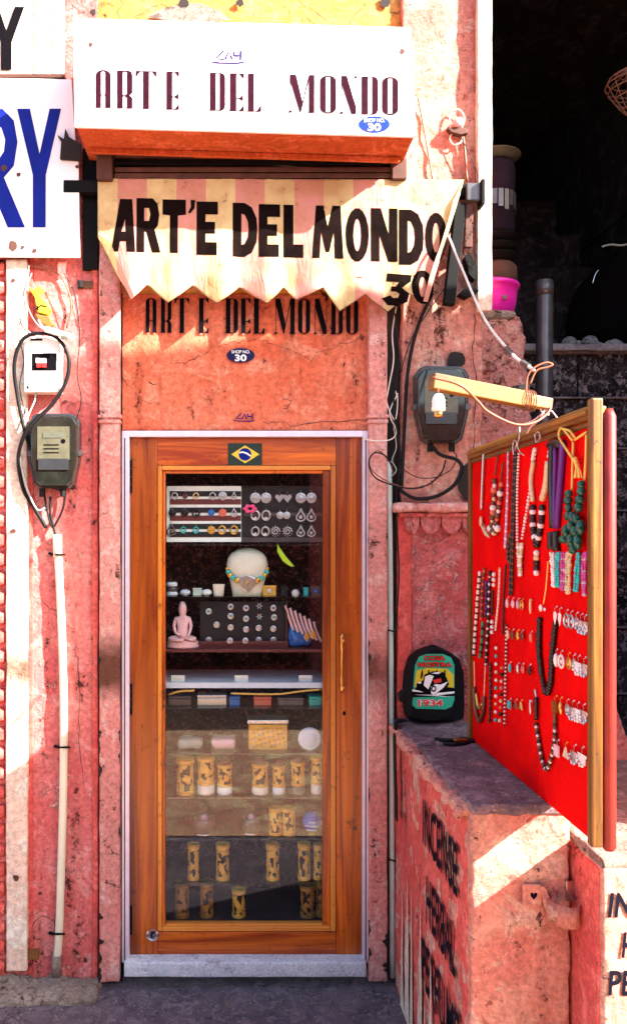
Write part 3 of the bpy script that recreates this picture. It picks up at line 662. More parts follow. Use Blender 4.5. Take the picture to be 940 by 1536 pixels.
bw = thing('parapet', 'pink sloping parapet standing behind the red jewellery board', 'wall', (1.35, -.2, .95))
a = [W(898, 985, -.28), W(918, 1040, -.28), W(940, 1105, -.28), W(1010, 1250, -.28), W(898, 1262, -.28)]
v = list(a)+[p+Vector((0, .22, 0)) for p in a]; m = MB().add(v, [(0,1,2,3,4),(9,8,7,6,5)]+[(i, (i+1)%5, 5+(i+1)%5, 5+i) for i in range(5)]); m.build('body', M['cream_pink'], bw, bevel=.01)

# pier of rubble next to the pillar
rp = thing('rubble_pier', 'flaking pink rubble pier leaning out beside the pillar', 'pier', (1.1, .3, 0))
o = plaster_px(708, 466, 780, 1200, .14, .5, res=.018, r=.03, amp=.014, freq=9, seed=28, chip=1.).build('body', M['rubble'], rp, smooth=True)
z0, z1 = W(0, 1200, .14).z, W(0, 466, .14).z
for v_ in o.data.vertices:                                  # it widens towards its foot
    t = (z1-v_.co.z)/(z1-z0); v_.co.x += max(0, (v_.co.x-.98))*(.05+1.1*min(t, .3)) if v_.co.x > 1.03 else 0
plaster_px(704, 462, 776, 478, .128, .5, res=.018, r=.02, amp=.012, freq=11, seed=29, chip=1.).build('coping', M['cement'], rp, smooth=True)

# grit and litter swept against the foot of the shop front
m = MB()
for k in range(420):
    x = random.uniform(-1.1, .62); y = -.045-abs(random.gauss(0, .10))-(.11 if x < -.5 else .02); r = random.uniform(.0012, .0052); m.ball((x, y, r*.5), r, 5, 3, random.uniform(.7, 1.6), random.uniform(.7, 1.4), random.uniform(.4, .9))
o = m.build('street_grit', M['cement'], None, kind='stuff'); o['label'] = 'grey grit and crumbs along the foot of the door step'; o['category'] = 'grit'
# cement fillet at the foot of the left wall
cf = plaster_box(-1.4, -.515, -.15, .01, -.03, .034, res=.014, r=.02, amp=.016, freq=15, seed=30, chip=1.5).build('cement_fillet', M['cement'], None, smooth=True)
tag(cf, 'crumbling grey cement fillet along the foot of the left wall', 'cement')

# ------------------------------------------------------------------ the dark passage
ps = thing('stone_wall', 'dark speckled stone block wall at the back of the passage', 'wall', (1.9, 1.1, 0))
YS = 1.0
rows = [(530, 595), (598, 671), (674, 764), (767, 850), (853, 940), (943, 1040), (1043, 1140)]
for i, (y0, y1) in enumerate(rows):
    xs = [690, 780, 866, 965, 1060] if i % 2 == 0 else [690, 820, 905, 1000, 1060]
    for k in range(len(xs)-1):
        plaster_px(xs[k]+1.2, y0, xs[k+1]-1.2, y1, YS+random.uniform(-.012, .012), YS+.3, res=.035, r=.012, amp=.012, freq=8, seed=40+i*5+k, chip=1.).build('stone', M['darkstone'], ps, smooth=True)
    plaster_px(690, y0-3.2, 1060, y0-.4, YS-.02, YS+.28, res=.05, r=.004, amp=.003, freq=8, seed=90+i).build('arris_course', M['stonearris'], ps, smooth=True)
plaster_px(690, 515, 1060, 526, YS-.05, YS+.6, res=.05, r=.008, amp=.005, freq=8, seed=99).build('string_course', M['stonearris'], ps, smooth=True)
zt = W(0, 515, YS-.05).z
plaster_box(.995, 2.32, 1.02, 1.3, 0, zt-.03, res=.3, r=.01, amp=0).build('core', M['nearblackstone'], ps)
st = thing('stone_steps', 'near black stone steps rising into the dark passage', 'steps', (1.8, 2., zt))
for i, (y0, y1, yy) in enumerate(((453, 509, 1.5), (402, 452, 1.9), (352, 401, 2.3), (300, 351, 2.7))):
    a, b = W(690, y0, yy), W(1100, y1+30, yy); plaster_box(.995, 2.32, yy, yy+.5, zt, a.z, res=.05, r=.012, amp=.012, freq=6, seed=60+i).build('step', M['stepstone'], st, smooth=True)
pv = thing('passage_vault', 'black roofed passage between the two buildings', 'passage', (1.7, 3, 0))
MB().box(.995, 2.32, .5, 5.2, 4.62, 4.9).build('roof', M['nearblackstone'], pv)
MB().box(.995, 2.32, 5.0, 5.2, 0, 4.6).build('back_wall', M['nearblackstone'], pv)
nb = thing('added_shade_building', 'unseen neighbouring building added right of the passage to shade the shop front', 'building', (3.2, 2, 0))
plaster_box(2.33, 5.5, -1.63, 5.4, 0, 3.66, res=.25, r=.02, amp=.004).build('wall', M['nearblackstone'], nb, smooth=True)  # unseen building added and sized to cast the shop front's shade
pf = [(-1.63, 3.66), (-1.63, 4.60), (-.80, 3.66)]; MB().add([(2.33, y_, z_) for y_, z_ in pf]+[(5.5, y_, z_) for y_, z_ in pf], [(0, 1, 2), (5, 4, 3), (0, 3, 4, 1), (1, 4, 5, 2), (2, 5, 3, 0)]).build('shade_wedge', M['nearblackstone'], nb)  # unseen wedge added, its slope shaped to shade lintel and door
MB().box(2.33, 5.5, -.5, 5.4, 3.665, 5.4).build('shade_block', M['nearblackstone'], nb)  # unseen block added to keep sun off the stacked vessels
ob = thing('opposite_building', 'shuttered shop row across the street, seen only as a dim reflection', 'building', (0, -7, 0))
MB().box(-9, 9, -9, -6.6, 0, 3.3).build('wall', M['pink'], ob)
for k in range(7): MB().box(-8.4+k*2.5, -6.6+k*2.5, -6.6, -6.52, .2, 2.5).build('shop_door', M['rust'], ob)

# ================================================================== SIGNS AND AWNING
sb = thing('sign_box', 'white shop sign box lettered in maroon above the awning', 'sign', W(368, 205, -.285))
YSG = -.285
q = [W(110, 27, YSG), W(616, 41, YSG), W(624, 205, YSG), W(112, 190, YSG)]
bk = [W(120, 30, -.0), W(606, 40, -.0), Vector((q[2].x-.01, -.0, q[2].z+.012)), Vector((q[3].x+.01, -.0, q[3].z+.012))]
bk2 = [Vector((p.x, YSG+.012, p.z)) for p in q]
m = MB().add(q+bk2, [(0,1,2,3),(7,6,5,4)]+[(i, 4+i, 4+(i+1)%4, (i+1)%4) for i in range(4)]); m.build('front_panel', M['signwhite'], sb, bevel=.0015)
ins = [p+Vector((0, .0125, 0)) for p in q]
ins = [Vector((q[0].x+.006, YSG+.0125, q[0].z-.004)), Vector((q[1].x-.006, YSG+.0125, q[1].z-.004)), Vector((q[2].x-.006, YSG+.0125, q[2].z+.003)), Vector((q[3].x+.006, YSG+.0125, q[3].z+.003))]
bb = [Vector((p.x, .01, p.z)) for p in ins]
m = MB().add(ins+bb, [(0,1,2,3),(7,6,5,4)]+[(i, 4+i, 4+(i+1)%4, (i+1)%4) for i in range(4)]); m.build('box_body', M['boxorange'], sb, bevel=.002)
a, b = ins[3], ins[2]; m = MB(); m.beam(a+Vector((.02, .15, -.012)), b+Vector((-.02, .15, -.012)), .012, .022); m.build('lower_rim', M['boxorange'], sb, bevel=.003)
SX = [('A',143,168),('R',175,200),('T',204,235),('E',249,269),('D',314,338),('E',344,366),('L',371,392),('M',432,473),('O',480,504),('N',509,537),('D',541,567),('O',573,597)]
m = MB()
for ch, a, b in SX:
    sh = (a-143)*.0245; letter(m, DECO, ch, a, b, 104.5+sh, 161.5+sh, plane(YSG-.002), 0, .02)
split(m, 'letter', M['maroon'], sb)
badge(sb, 561, 186.5, 23.5, 12.5, YSG-.002, M['bluebadge'])
lay_mark(sb, 322, 362, 76, 90, YSG-.002, M['violet_ink'])
m = MB()
for x, y in ((136, 66), (603, 77)):
    m.flat([(x+random.uniform(.4, 1)*5*math.cos(k*.785), y+random.uniform(.4, 1)*5*math.sin(k*.785)) for k in range(8)], [], plane(YSG-.002))
split(m, 'rusty_nail', M['rust'], sb)

# awning: a striped canvas hanging from a square bar, its lower edge cut into points
aw = thing('shop_awning', 'striped cream and pink canvas awning hand lettered in black, hanging from a bar', 'awning', W(420, 290, -.075))
TIPS = [(147, 355), (196.6, 449), (221, 427), (252, 454), (289, 428), (325, 455), (359, 431), (401, 455), (425, 431), (444, 450), (484, 431), (509, 467), (547, 441), (581, 468), (612, 440), (641, 453)]
def edge_y(x):
    for (a, b), (c, d_) in zip(TIPS, TIPS[1:]):
        if a <= x <= c:
            t = (x-a)/(c-a); return b+(d_-b)*t
    return 453
FOLD = [(222, 1), (289, .8), (359, 1), (425, .7), (484, .8), (547, 1), (612, .7)]
def aw3(px, py, off=0.):
    v = max(0., min(1., (py-268)/190.))
    y = -.068 - .036*v
    y += .004*noise.noise(Vector((px*.02, py*.03, 1.3)))+.002*noise.noise(Vector((px*.07, py*.05, 4.3)))
    y += (.0165*v*v)*math.sin((px-147)/34.2*math.pi) + .006*math.sin(px*.031+py*.02)*v
    for fx, k in FOLD: y += .011*k*v**1.7*math.exp(-((px-fx-(py-430)*.04)/8.)**2)
    if px < 200: y += .03*((200-px)/53)**2*v
    return W(px, py, y-off)
outl = [(147, 268)] + [(147+548*i/30, 268+2*i/30) for i in range(1, 31)] + [(684, 310), (668, 362), (652, 414)] + TIPS[::-1]
# points bow a little between tip and notch
o2 = []
for i, p in enumerate(outl):
    o2.append(p)
    if 34 <= i < len(outl)-2:
        n = outl[i+1]; bow = .6 if i > 33 else 0
        o2.append(((p[0]+n[0])/2, (p[1]+n[1])/2+bow))
m = MB(); m.flat(o2, [], aw3, 5); ob_ = m.build('canvas', M['canvas'], aw, smooth=True)
import bmesh
bm = bmesh.new(); bm.from_mesh(ob_.data); bmesh.ops.remove_doubles(bm, verts=bm.verts, dist=.0004); bmesh.ops.recalc_face_normals(bm, faces=bm.faces); bm.to_mesh(ob_.data); bm.free()
sd = ob_.modifiers.new('solid', 'SOLIDIFY'); sd.thickness = .0016; sd.offset = 1
# folded side hems
hem = MB(); A = [(695, 270), (690, 290), (676, 335), (660, 385), (641, 453)]; B = [(680, 300), (672, 330), (660, 368), (646, 408), (634, 452)]
pa = crom([aw3(x, y, .004) for x, y in A], 4); pb = crom([aw3(x, y, .016) for x, y in B], 4)
for i in range(len(pa)-1): hem.add([pa[i], pa[i+1], pb[i+1], pb[i]], [(0,1,2,3)])
hem.build('side_hem', M['canvas'], aw, smooth=True)
hem = MB(); A = [(148, 352), (160, 380), (176, 412), (197, 449)]; B = [(165, 362), (176, 388), (188, 414), (201, 443)]
pa = crom([aw3(x, y, .004) for x, y in A], 4); pb = crom([aw3(x, y, .014) for x, y in B], 4)
for i in range(len(pa)-1): hem.add([pb[i], pb[i+1], pa[i+1], pa[i]], [(0,1,2,3)])
hem.build('side_hem', M['canvas'], aw, smooth=True)
bt_ = MB(); ed = [q_ for q_ in o2[34:]]; bt_.tube([aw3(x, y, .0008) for x, y in ed[1:]], .0016, 5); bt_.build('hem_binding', M['bamboo'], aw, smooth=True)
AL = [('A',167,203,298,377),('R',205,241,297,378),('T',244,279,299,379),("'",282,293,300,320),('E',295,327,302,382),('D',349,386,304,385),('E',388,420,306,385),('L',425,455,307,386),('M',468,515,308,387),
      ('O',518,553,312,392),('N',556,596,312,392),('D',598,635,314,397),('O',637,670,319,393)]
m = MB(); f = lambda x, y: aw3(x, y, .0028)
for ch, a, b, yt, yb in AL: letter(m, BOLD, ch, a, b, yt, yb, f, 8, .02)
letter(m, BOLD, '3', 571, 611, 409, 457, f, 8, .08, 6); letter(m, BOLD, 'O', 617, 650, 404, 454, f, 8, .1)
split(m, 'letter', M['awning_ink'], aw, smooth=True)
m = MB(); m.beam(W(97, 282, -.045), W(722, 288, -.045), .040, .046); m.build('roller_bar', M['iron'], aw, bevel=.003)
m = MB(); m.rbox(700, 274, 722, 300, -.09, -.067); m.build('bar_cap', M['pipe'], aw, bevel=.003)
m = MB(); m.rbox(722, 268, 727, 306, -.11, -.05); m.build('end_bracket', M['iron'], aw, bevel=.002)
m = MB(); m.beam(W(690, 306, -.060), W(672, 458, -.07), .035, .042, (1, 0, 0)); m.build('folded_arm', M['iron'], aw, bevel=.003)
m = MB(); m.beam(W(703, 306, -.06), W(701, 372, -.06), .02, .03, (1, 0, 0)); m.build('folded_arm', M['rust'], aw, bevel=.003)
m = MB()
for k in range(22):
    y = 326+k*4.4; p = W(703+6*math.sin(k*.5), y, -.085)
    m.lathe(p, [(.0035, -.001), (.0055, 0), (.0035, .001)], 8, 'y' if k % 2 else 'x', cap=False)
m.build('chain', M['iron'], aw)
m = MB()
for pts in ([(697, 384), (704, 378), (716, 404), (712, 420), (704, 412)], [(688, 440), (706, 424), (718, 436), (700, 446)], [(676, 398), (690, 392), (690, 402)]):
    m.slab(pts, -.075, -.03)
split(m, 'bracket_scrap', M['iron'], aw)

# left hand signs
ls = thing('enamel_sign', 'rust spotted white enamel sign with blue letters at left edge', 'sign', W(40, 388, -.06))
q = [(-260, 112), (108, 119), (113, 205), (118, 240), (120, 386), (-260, 384)]
MB().slab(q, -.06, -.05).build('plate', M['enamel'], ls, bevel=.002)
m = MB(); letter(m, BOLD, 'Y', 26, 92, 163, 341, plane(-.062)); letter(m, BOLD, 'r', -42, 38, 163, 341, plane(-.062)); split(m, 'letter', M['blue'], ls)
m = MB()
for x, y, r in ((20, 368, 10), (52, 376, 5), (6, 252, 6), (28, 262, 5), (34, 371, 4), (100, 232, 3), (116, 250, 4)):
    m.flat([(x+random.uniform(.5, 1)*r*math.cos(k*.785), y+random.uniform(.5, 1)*r*math.sin(k*.785)) for k in range(8)], [], plane(-.0622-random.uniform(0, .0006)))
split(m, 'rust_spot', M['rust'], ls)
m = MB(); m.slab([(86, 202), (96, 208), (98, 192), (104, 205), (112, 210), (122, 215), (122, 240), (90, 238), (92, 212)], -.075, -.0605); m.build('torn_corner', M['grime'], ls, bevel=.002)
us = thing('letter_sign', 'white boarded sign with one black letter in the top left corner', 'sign', W(30, 112, -.05))
for x0, x1 in ((-200, 49), (50.5, 77), (78.5, 96)): MB().rbox(x0, -120, x1, 111, -.05, -.03).build('board', M['white_wash'], us, bevel=.002)
m = MB(); letter(m, BOLD, 'Y', -18, 37, 10, 105, plane(-.054)); m.build('lettering', M['black'], us)
MB().rbox(49.2, -120, 50.3, 111, -.045, -.03).build('joint', M['red_wash'], us)
o = MB().rbox(-60, 108.5, 97, 116, -.048, 0); tag(o.build('sign_batten', M['rust']), 'brown batten between the two signs at top left', 'batten')

# ================================================================== ELECTRICS ON THE WALLS
fb = thing('fuse_box', 'white fuse box with red switches on the left wall', 'fuse box', W(62, 588, -.07))
MB().rbox(36.5, 505, 90, 588, -.07, -.005).build('case', M['mcb'], fb, bevel=.004)
MB().rbox(48, 530, 85, 556, -.0715, -.0695).build('window', M['black'], fb, bevel=.001)
for x in (55, 63): MB().rbox(x-.2, 545, x+6.5, 551, -.078, -.0716).build('switch', M['red_plastic'], fb, bevel=.001)
MB().rbox(54, 537, 70, 544.5, -.074, -.0716).build('breaker', M['mcb'], fb, bevel=.001)
m = MB(); m.flat(ellipse(42, 581, 2, 2.6, 12), [], plane(-.0712)); m.flat([(46, 508), (64, 508), (64, 511), (46, 511)], [], plane(-.0712)); m.build('mark', M['iron'], fb)

def meter(label, x0, y0, x1, y1, yw, loc):
    t = thing('electricity_meter', label, 'meter', loc, 'electricity meters'); w = x1-x0; h = y1-y0; X = lambda u: x0+w*u; Y = lambda v: y0+h*v
    rim = [(X(.10), Y(.02)), (X(.18), Y(0)), (X(.82), Y(0)), (X(.92), Y(.03)), (X(1), Y(.12)), (X(.99), Y(.60)), (X(.88), Y(.92)), (X(.80), Y(.97)), (X(.22), Y(.97)), (X(.12), Y(.92)), (X(.01), Y(.60)), (X(0), Y(.12))]
    MB().slab(rim, yw-.045, yw).build('back_case', M['meter_rim'], t, bevel=.006)
    ins = [(X(.5)+(x-X(.5))*.90, Y(.47)+(y-Y(.47))*.93) for x, y in rim]
    MB().slab(ins, yw-.085, yw-.0455).build('cover', M['meter'], t, bevel=.012)
    MB().rbox(X(.18), Y(.17), X(.80), Y(.60), yw-.0875, yw-.0855).build('face_plate', M['meter_face'], t, bevel=.001)
    MB().rbox(X(.29), Y(.245), X(.66), Y(.315), yw-.0895, yw-.0877).build('display', M['lcd'], t)
    m = MB(); m.flat(ellipse(X(.68), Y(.36), w*.045, w*.045, 12), [], plane(yw-.0885))
    for k in range(3): m.flat([(X(.30), Y(.40+.05*k)), (X(.60), Y(.40+.05*k)), (X(.60), Y(.415+.05*k)), (X(.30), Y(.415+.05*k))], [], plane(yw-.0885))
    m.build('dial_print', M['black'], t)
    MB().rbox(X(.2), Y(.585), X(.78), Y(.73), yw-.091, yw-.088).build('nameplate', M['meter_rim'], t, bevel=.001)
    for u in (.02, .98): MB().rbox(X(u)-4, Y(.48), X(u)+4, Y(.55), yw-.055, yw-.02).build('side_lug', M['pipe'], t, bevel=.002)
    m = MB()
    for u in (.28, .68): m.tube([W(X(u), Y(.95), yw-.03), W(X(u), Y(1.08), yw-.03)], .012, 8)
    m.build('cable_gland', M['rubber'], t); return t
meter('smoked grey electricity meter under the fuse box on the left wall', 42, 620, 120, 736, 0, W(80, 735, -.04))
meter('smoked grey electricity meter on the pillar behind the hanging lamp', 622, 549, 703, 668, -.018, W(662, 665, -.06))

def cable(label, pts, r, mat, y=-.03, n=8, name='cable', group='loose cables on the walls'):
    o = MB().tube(crom(pxs(pts, y), n), r, 6).build(name, M[mat], None, smooth=True); return tag(o, label, 'cable', group)
cable('thick black cable looping round the fuse box and down past the meter', [(92, 735, -.03), (66, 720, -.03), (40, 655, -.05), (26, 590, -.06), (22, 545, -.08), (34, 510, -.09), (58, 500, -.095), (86, 507, -.09), (103, 535, -.085), (100, 570, -.08), (80, 605, -.08), (52, 632, -.09), (36, 655, -.085), (28, 690, -.05), (36, 735, -.03), (52, 762, -.02), (70, 792, -.02)], .0075, 'rubber')
cable('thin dark cable hanging in a loop below the left meter', [(66, 735), (70, 760), (78, 790), (86, 782), (95, 762), (98, 740)], .0045, 'rubber', -.025)
cable('pale cable dropping from the fuse box to the meter', [(54, 588), (52, 602), (42, 625), (34, 650), (31, 690), (42, 735), (56, 764), (68, 762)], .0035, 'cable_grey', -.05)
cable('short dark cable running into the conduit pipe', [(76, 745), (76, 770), (80, 788), (84, 806)], .005, 'rubber', -.025)
cable('dark cable arching over the yellow junction scrap', [(36, 402), (60, 400), (88, 412), (104, 440), (107, 466), (100, 492)], .0035, 'cable_brown', -.015)
cable('pale wire tangled left of the yellow junction scrap', [(44, 398), (40, 430), (34, 455), (32, 480), (44, 498), (64, 506)], .003, 'cable_white', -.03)
cable('second thin wire curling by the yellow junction scrap', [(48, 410), (38, 440), (46, 470), (60, 490), (80, 500)], .0022, 'cable_grey', -.035)
js = thing('junction_scrap', 'torn yellow plastic junction cover above the fuse box', 'junction cover', W(62, 485, -.03))
MB().slab([(42, 430), (50, 434), (60, 428), (64, 432), (60, 442), (66, 450), (76, 462), (72, 472), (56, 468), (52, 446)], -.045, -.01).build('cover', M['c_yellow'], js, bevel=.004)
MB().slab([(52, 470), (74, 474), (80, 486), (74, 492), (58, 482)], -.04, -.01).build('base', M['bamboo'], js, bevel=.004)
m = MB(); stroke_px(m, [(54, 464), (62, 458), (70, 460)], 2, plane(-.0465)); stroke_px(m, [(56, 458), (58, 466)], 2, plane(-.0465)); m.build('screw_slot', M['black'], js)
cn = thing('plug_connector', 'white plug connector lying across the top of the fuse box', 'plug', W(90, 500, -.09))
MB().beam(W(68, 494, -.10), W(112, 507, -.10), .025, .022).build('body', M['mcb'], cn, bevel=.004)
MB().beam(W(92, 505, -.118), W(102, 508, -.118), .012, .014).build('socket', M['meter_face'], cn, bevel=.002)
MB().tube(crom(pxs([(58, 480), (62, 487), (68, 494)], -.10)), .004, 6).build('lead', M['mcb'], cn)
sc_ = thing('switch_scrap', 'small brown bracket plate fixed high on the left wall', 'bracket', W(125, 428, 0))
MB().rbox(116, 420, 125, 431, -.02, 0).build('plate', M['grime'], sc_, bevel=.002); MB().rbox(125, 421, 140, 432, -.014, 0).build('wooden_plug', M['bamboo'], sc_, bevel=.003)

cp = thing('conduit_pipe', 'cream plastic conduit pipe running down the left wall', 'pipe', W(88, 1460, -.025))
MB().tube(crom(pxs([(86, 804), (90, 880), (94, 975), (96, 1080), (95, 1200), (92, 1310), (89, 1400), (86, 1440), (85, 1462)], -.024)), .0155, 12).build('tube', M['pvc'], cp, smooth=True)
m = MB().tube(pxs([(86, 802), (87, 836)], -.024), .0175, 12); m.build('coupling', M['pvc'], cp, smooth=True)
for x, y in ((88, 832), (96, 1121), (88, 1401)):
    m = MB(); m.tube([W(x-9, y, -.016), W(x-5, y, -.036), W(x, y, -.044), W(x+5, y, -.036), W(x+9, y, -.016)], .004, 6); m.tube([W(x-14, y-2, -.01), W(x-7, y, -.02)], .006, 6); m.build('clip', M['iron'], cp)
MB().tube(pxs([(86, 1432), (85, 1462)], -.024), .019, 12).build('foot_collar', M['cement'], cp, smooth=True)
gp = thing('green_pipe', 'pale green pipe standing in the dark gap beside the door', 'pipe', W(587, 1465, 0))
MB().tube(crom(pxs([(583, 692), (585, 900), (587, 1150), (588, 1466)], -.004)), .011, 12).build('tube', M['pvc_green'], gp, smooth=True)
for y in (946, 1290): MB().tube(pxs([(580, y-1), (586, y, ), (594, y+2)], -.018), .003, 6).build('tie', M['rubber'], gp)

cable('thick black cable sweeping from the pillar meter round to the gap', [(646, 668, -.06), (660, 682, -.06), (685, 690, -.07), (692, 705, -.07), (680, 728, -.06), (655, 744, -.05), (625, 748, -.04), (604, 738, -.02), (592, 722, .0)], .0075, 'rubber')
cable('thin black wire curving under the pillar meter', [(668, 690), (662, 708), (645, 725), (620, 733), (590, 728), (562, 716), (553, 695), (560, 680), (575, 682), (588, 698)], .0032, 'rubber', -.06)
cable('reddish wire looping across the right pilaster', [(640, 728), (612, 732), (585, 724), (560, 708), (554, 690), (566, 676), (582, 690), (590, 712)], .0022, 'cable_brown', -.058)
cable('pale wire hanging down the dark gap from the awning', [(594, 460), (588, 500), (590, 540), (582, 585), (580, 605), (592, 630), (596, 600), (592, 585)], .0026, 'cable_white', -.03)
cable('white wire twisted beside the top of the door frame', [(596, 590), (584, 620), (594, 645), (588, 658), (570, 662), (552, 660), (545, 657)], .0026, 'cable_white', -.035)
cable('thin grey wire kinked low in the dark gap', [(590, 640), (594, 670), (588, 690), (594, 705), (586, 716)], .0022, 'cable_grey', -.02)
cable('black cable running down the left edge of the pillar', [(648, 440), (630, 480), (618, 520), (610, 570), (606, 640), (602, 730)], .007, 'rubber', -.03)
cable('brown wire slanting down the sunlit pillar beside the sign', [(627, 148), (634, 185), (642, 230), (648, 268)], .003, 'cable_brown', -.02)
cable('dark cable dropping from the white insulator', [(692, 196), (696, 220), (700, 272)], .0045, 'cable_brown', -.03)
for i_, (lab, pts, r_, mt) in enumerate((
    ('thin black wire sagging from the awning end to the gap', [(706, 372), (690, 398), (668, 430), (640, 470), (616, 510), (600, 560)], .002, 'rubber'),
    ('black wire tangled round the folded awning arm', [(688, 330), (706, 352), (694, 378), (712, 398), (698, 420), (716, 440)], .0022, 'rubber'),
    ('fine dark wire curling under the awning bracket', [(716, 306), (724, 340), (712, 372), (720, 410), (702, 432), (694, 445)], .0018, 'rubber'),
    ('thin wire running from the insulator to the awning bracket', [(690, 204), (706, 236), (716, 262), (714, 282)], .0018, 'rubber'),
    ('loose black wire below the pillar meter', [(672, 672), (684, 684), (676, 704), (652, 716), (626, 716), (604, 704)], .002, 'rubber'),
    ('thin black wire up the wall from the left meter', [(112, 640), (122, 600), (116, 560), (120, 500), (112, 440), (96, 410)], .0018, 'rubber'),
    ('fine dark wire twisted beside the fuse box', [(34, 470), (28, 500), (36, 540), (30, 580), (38, 620)], .0018, 'rubber'),
    ('black wire hanging in the gap beside the right pilaster', [(592, 470), (598, 540), (590, 610), (600, 680), (594, 760), (598, 860), (592, 960)], .003, 'rubber'))):
    cable(lab, pts, r_, mt, -.045)
ins_ = thing('wire_insulator', 'white porcelain insulator with wire loops on the sunlit pillar', 'insulator', W(685, 200, -.02))
MB().lathe(W(684, 190, -.012), [(.016, 0), (.020, .012), (.014, .02), (.020, .03), (.016, .042), (.002, .044)], 14, 'y').build('knob', M['pinkstone'], ins_, smooth=True)
m = MB(); m.tube(crom(pxs([(676, 195), (674, 175), (680, 165), (690, 166), (696, 178), (692, 192)], -.03)), .003, 6); m.tube(crom(pxs([(680, 196), (674, 208), (680, 217), (690, 214), (693, 204)], -.03)), .003, 6); m.build('wire_loop', M['cable_white'], ins_, smooth=True)
m = MB(); m.slab([(670, 192), (684, 190), (700, 192), (702, 199), (690, 202), (676, 198)], -.045, -.02); m.build('bolt', M['rust'], ins_, bevel=.003)

# ================================================================== JEWELLERY BOARD
jb = thing('jewellery_board', 'upright red cloth jewellery board in a gilt wooden frame on the plinth', 'display board', (BX, -.85, 1.033))
YN, YFAR, ZB, ZT = -1.335, -.345, 1.036, 2.046
MB().box(BX, BX+.028, YN+.02, YFAR, ZB, ZT-.02).build('cloth_panel', M['redcloth'], jb, bevel=.002)
m = MB()
for x0, x1, z0, z1 in ((BX-.014, BX+.03, ZT-.034, ZT-.002), (BX-.022, BX+.02, ZT-.024, ZT-.012), (BX-.006, BX+.034, ZT-.05, ZT-.036)): m.box(x0, x1, YN+.03, YFAR, z0, z1)
m.build('top_moulding', M['gold_y'], jb, bevel=.004)
m = MB().box(BX-.016, BX+.012, YN+.005, YN+.031, ZB-.004, ZT+.012); m.build('front_moulding', M['gold_z'], jb, bevel=.005)
m = MB().box(BX-.012, BX+.03, YFAR, YFAR+.02, ZB, ZT-.004); m.build('back_moulding', M['gold_z'], jb, bevel=.004)
MB().tube([(BX+.028, YN+.014, ZB-.012), (BX+.028, YN+.014, ZB-.004), (BX+.028, YN+.014, ZT-.03), (BX+.028, YN+.014, ZT-.012)], [.010, .0155, .0155, .008], 14).build('padded_edge', M['redroll'], jb, smooth=True)

BEADS = {}
def strand(mb, pts, r, gap=2.0, mats=(0,), off=.008, jit=0., ends=1.):
    ph_ = random.uniform(0, 6); P = crom([BP(x+.9*math.sin(y*.06+ph_), y, off) for x, y in pts], 10); acc = 0.; k = 0
    for a, b in zip(P, P[1:]):
        l = (b-a).length; t = -acc
        acc += l
        while acc >= r*gap:
            acc -= r*gap; p = b - (b-a)*(acc/max(l, 1e-9)); mb.mi = mats[k % len(mats)]; rr = r*random.uniform(1-jit, 1+jit)
            mb.ball(p+Vector((0, random.uniform(-1, 1)*jit*r, 0)), rr, 6, 4); k += 1
    mb.mi = 0
GN = 'necklaces hung on the red board'
def necklace(label, mats, fn, pins=()):
    t = None; m = MB(); fn(m); o = m.build('necklace', [M[x] for x in mats], None, smooth=True); tag(o, label, 'necklace', GN); return o
def cord(m, pts, r, mi=0, off=.008):
    m.mi = mi; m.tube(crom([BP(x, y, off) for x, y in pts], 6), r, 6); m.mi = 0
def pend(m, px, py, r, mi=0, sz=1.4, off=.012): m.mi = mi; m.ball(BP(px, py, off), r, 8, 6, .5, 1, sz); m.mi = 0

def f(m):
    cord(m, [(729, 676), (727, 720), (725, 765)], .0055, 0); pend(m, 726, 782, .010, 1, 1.8); m.mi = 1; m.tube([BP(724, 785), BP(730, 800), BP(735, 806)], [.008, .008, .003], 6); m.mi = 0
necklace('silver tube necklace with a horn pendant, farthest back on the top row', ['silver', 'cream'], f)
def f(m):
    strand(m, [(749, 680), (746, 715)], .004, 1.9, (0,)); strand(m, [(746, 715), (742, 770), (740, 800)], .0095, 1.5, (0, 1, 2, 0, 3), jit=.3)
    strand(m, [(758, 692), (755, 720)], .004, 1.9, (0,)); strand(m, [(755, 720), (751, 765), (744, 800)], .0095, 1.5, (2, 0, 1, 0), jit=.3); strand(m, [(736, 790), (744, 800), (750, 790)], .010, 1.3, (1, 3, 0), jit=.3)
necklace('chunky brown and white chip bead necklace on the top row', ['brownbead', 'pearl', 'coral', 'cream'], f)
def f(m):
    for dx in (-2.2, 0, 2.2): strand(m, [(766+dx, 676), (764+dx, 750), (761+dx, 822)], .0036, 1.6, (0, 1, 0, 0), jit=.2, off=.008+.002*dx)
necklace('thick hank of lilac seed beads on the top row', ['lilac', 'pearl'], f)
def f(m):
    for dx in (-2, 1.5): strand(m, [(776+dx, 676), (773+dx, 770), (769+dx, 892)], .005, 1.3, (0, 0, 1))
    strand(m, [(768, 800), (765, 830), (768, 845)], .006, 1.4, (1, 0))
necklace('long dark brown disc bead necklace beside the lilac hank', ['blackbead', 'brownbead'], f)
def f(m):
    strand(m, [(781, 676), (780, 740), (779, 812)], .0042, 2.2, (0,)); strand(m, [(804, 672), (797, 740), (787, 810)], .0046, 2.3, (0,), jit=.2)
    for dx in (-3, 0, 3): strand(m, [(784+dx, 812), (783+dx*.8, 840), (784+dx*.3, 866)], .0055, 1.6, (1, 0, 1), jit=.2)
necklace('white pearl necklace ending in a cream cluster drop', ['pearl', 'cream'], f)
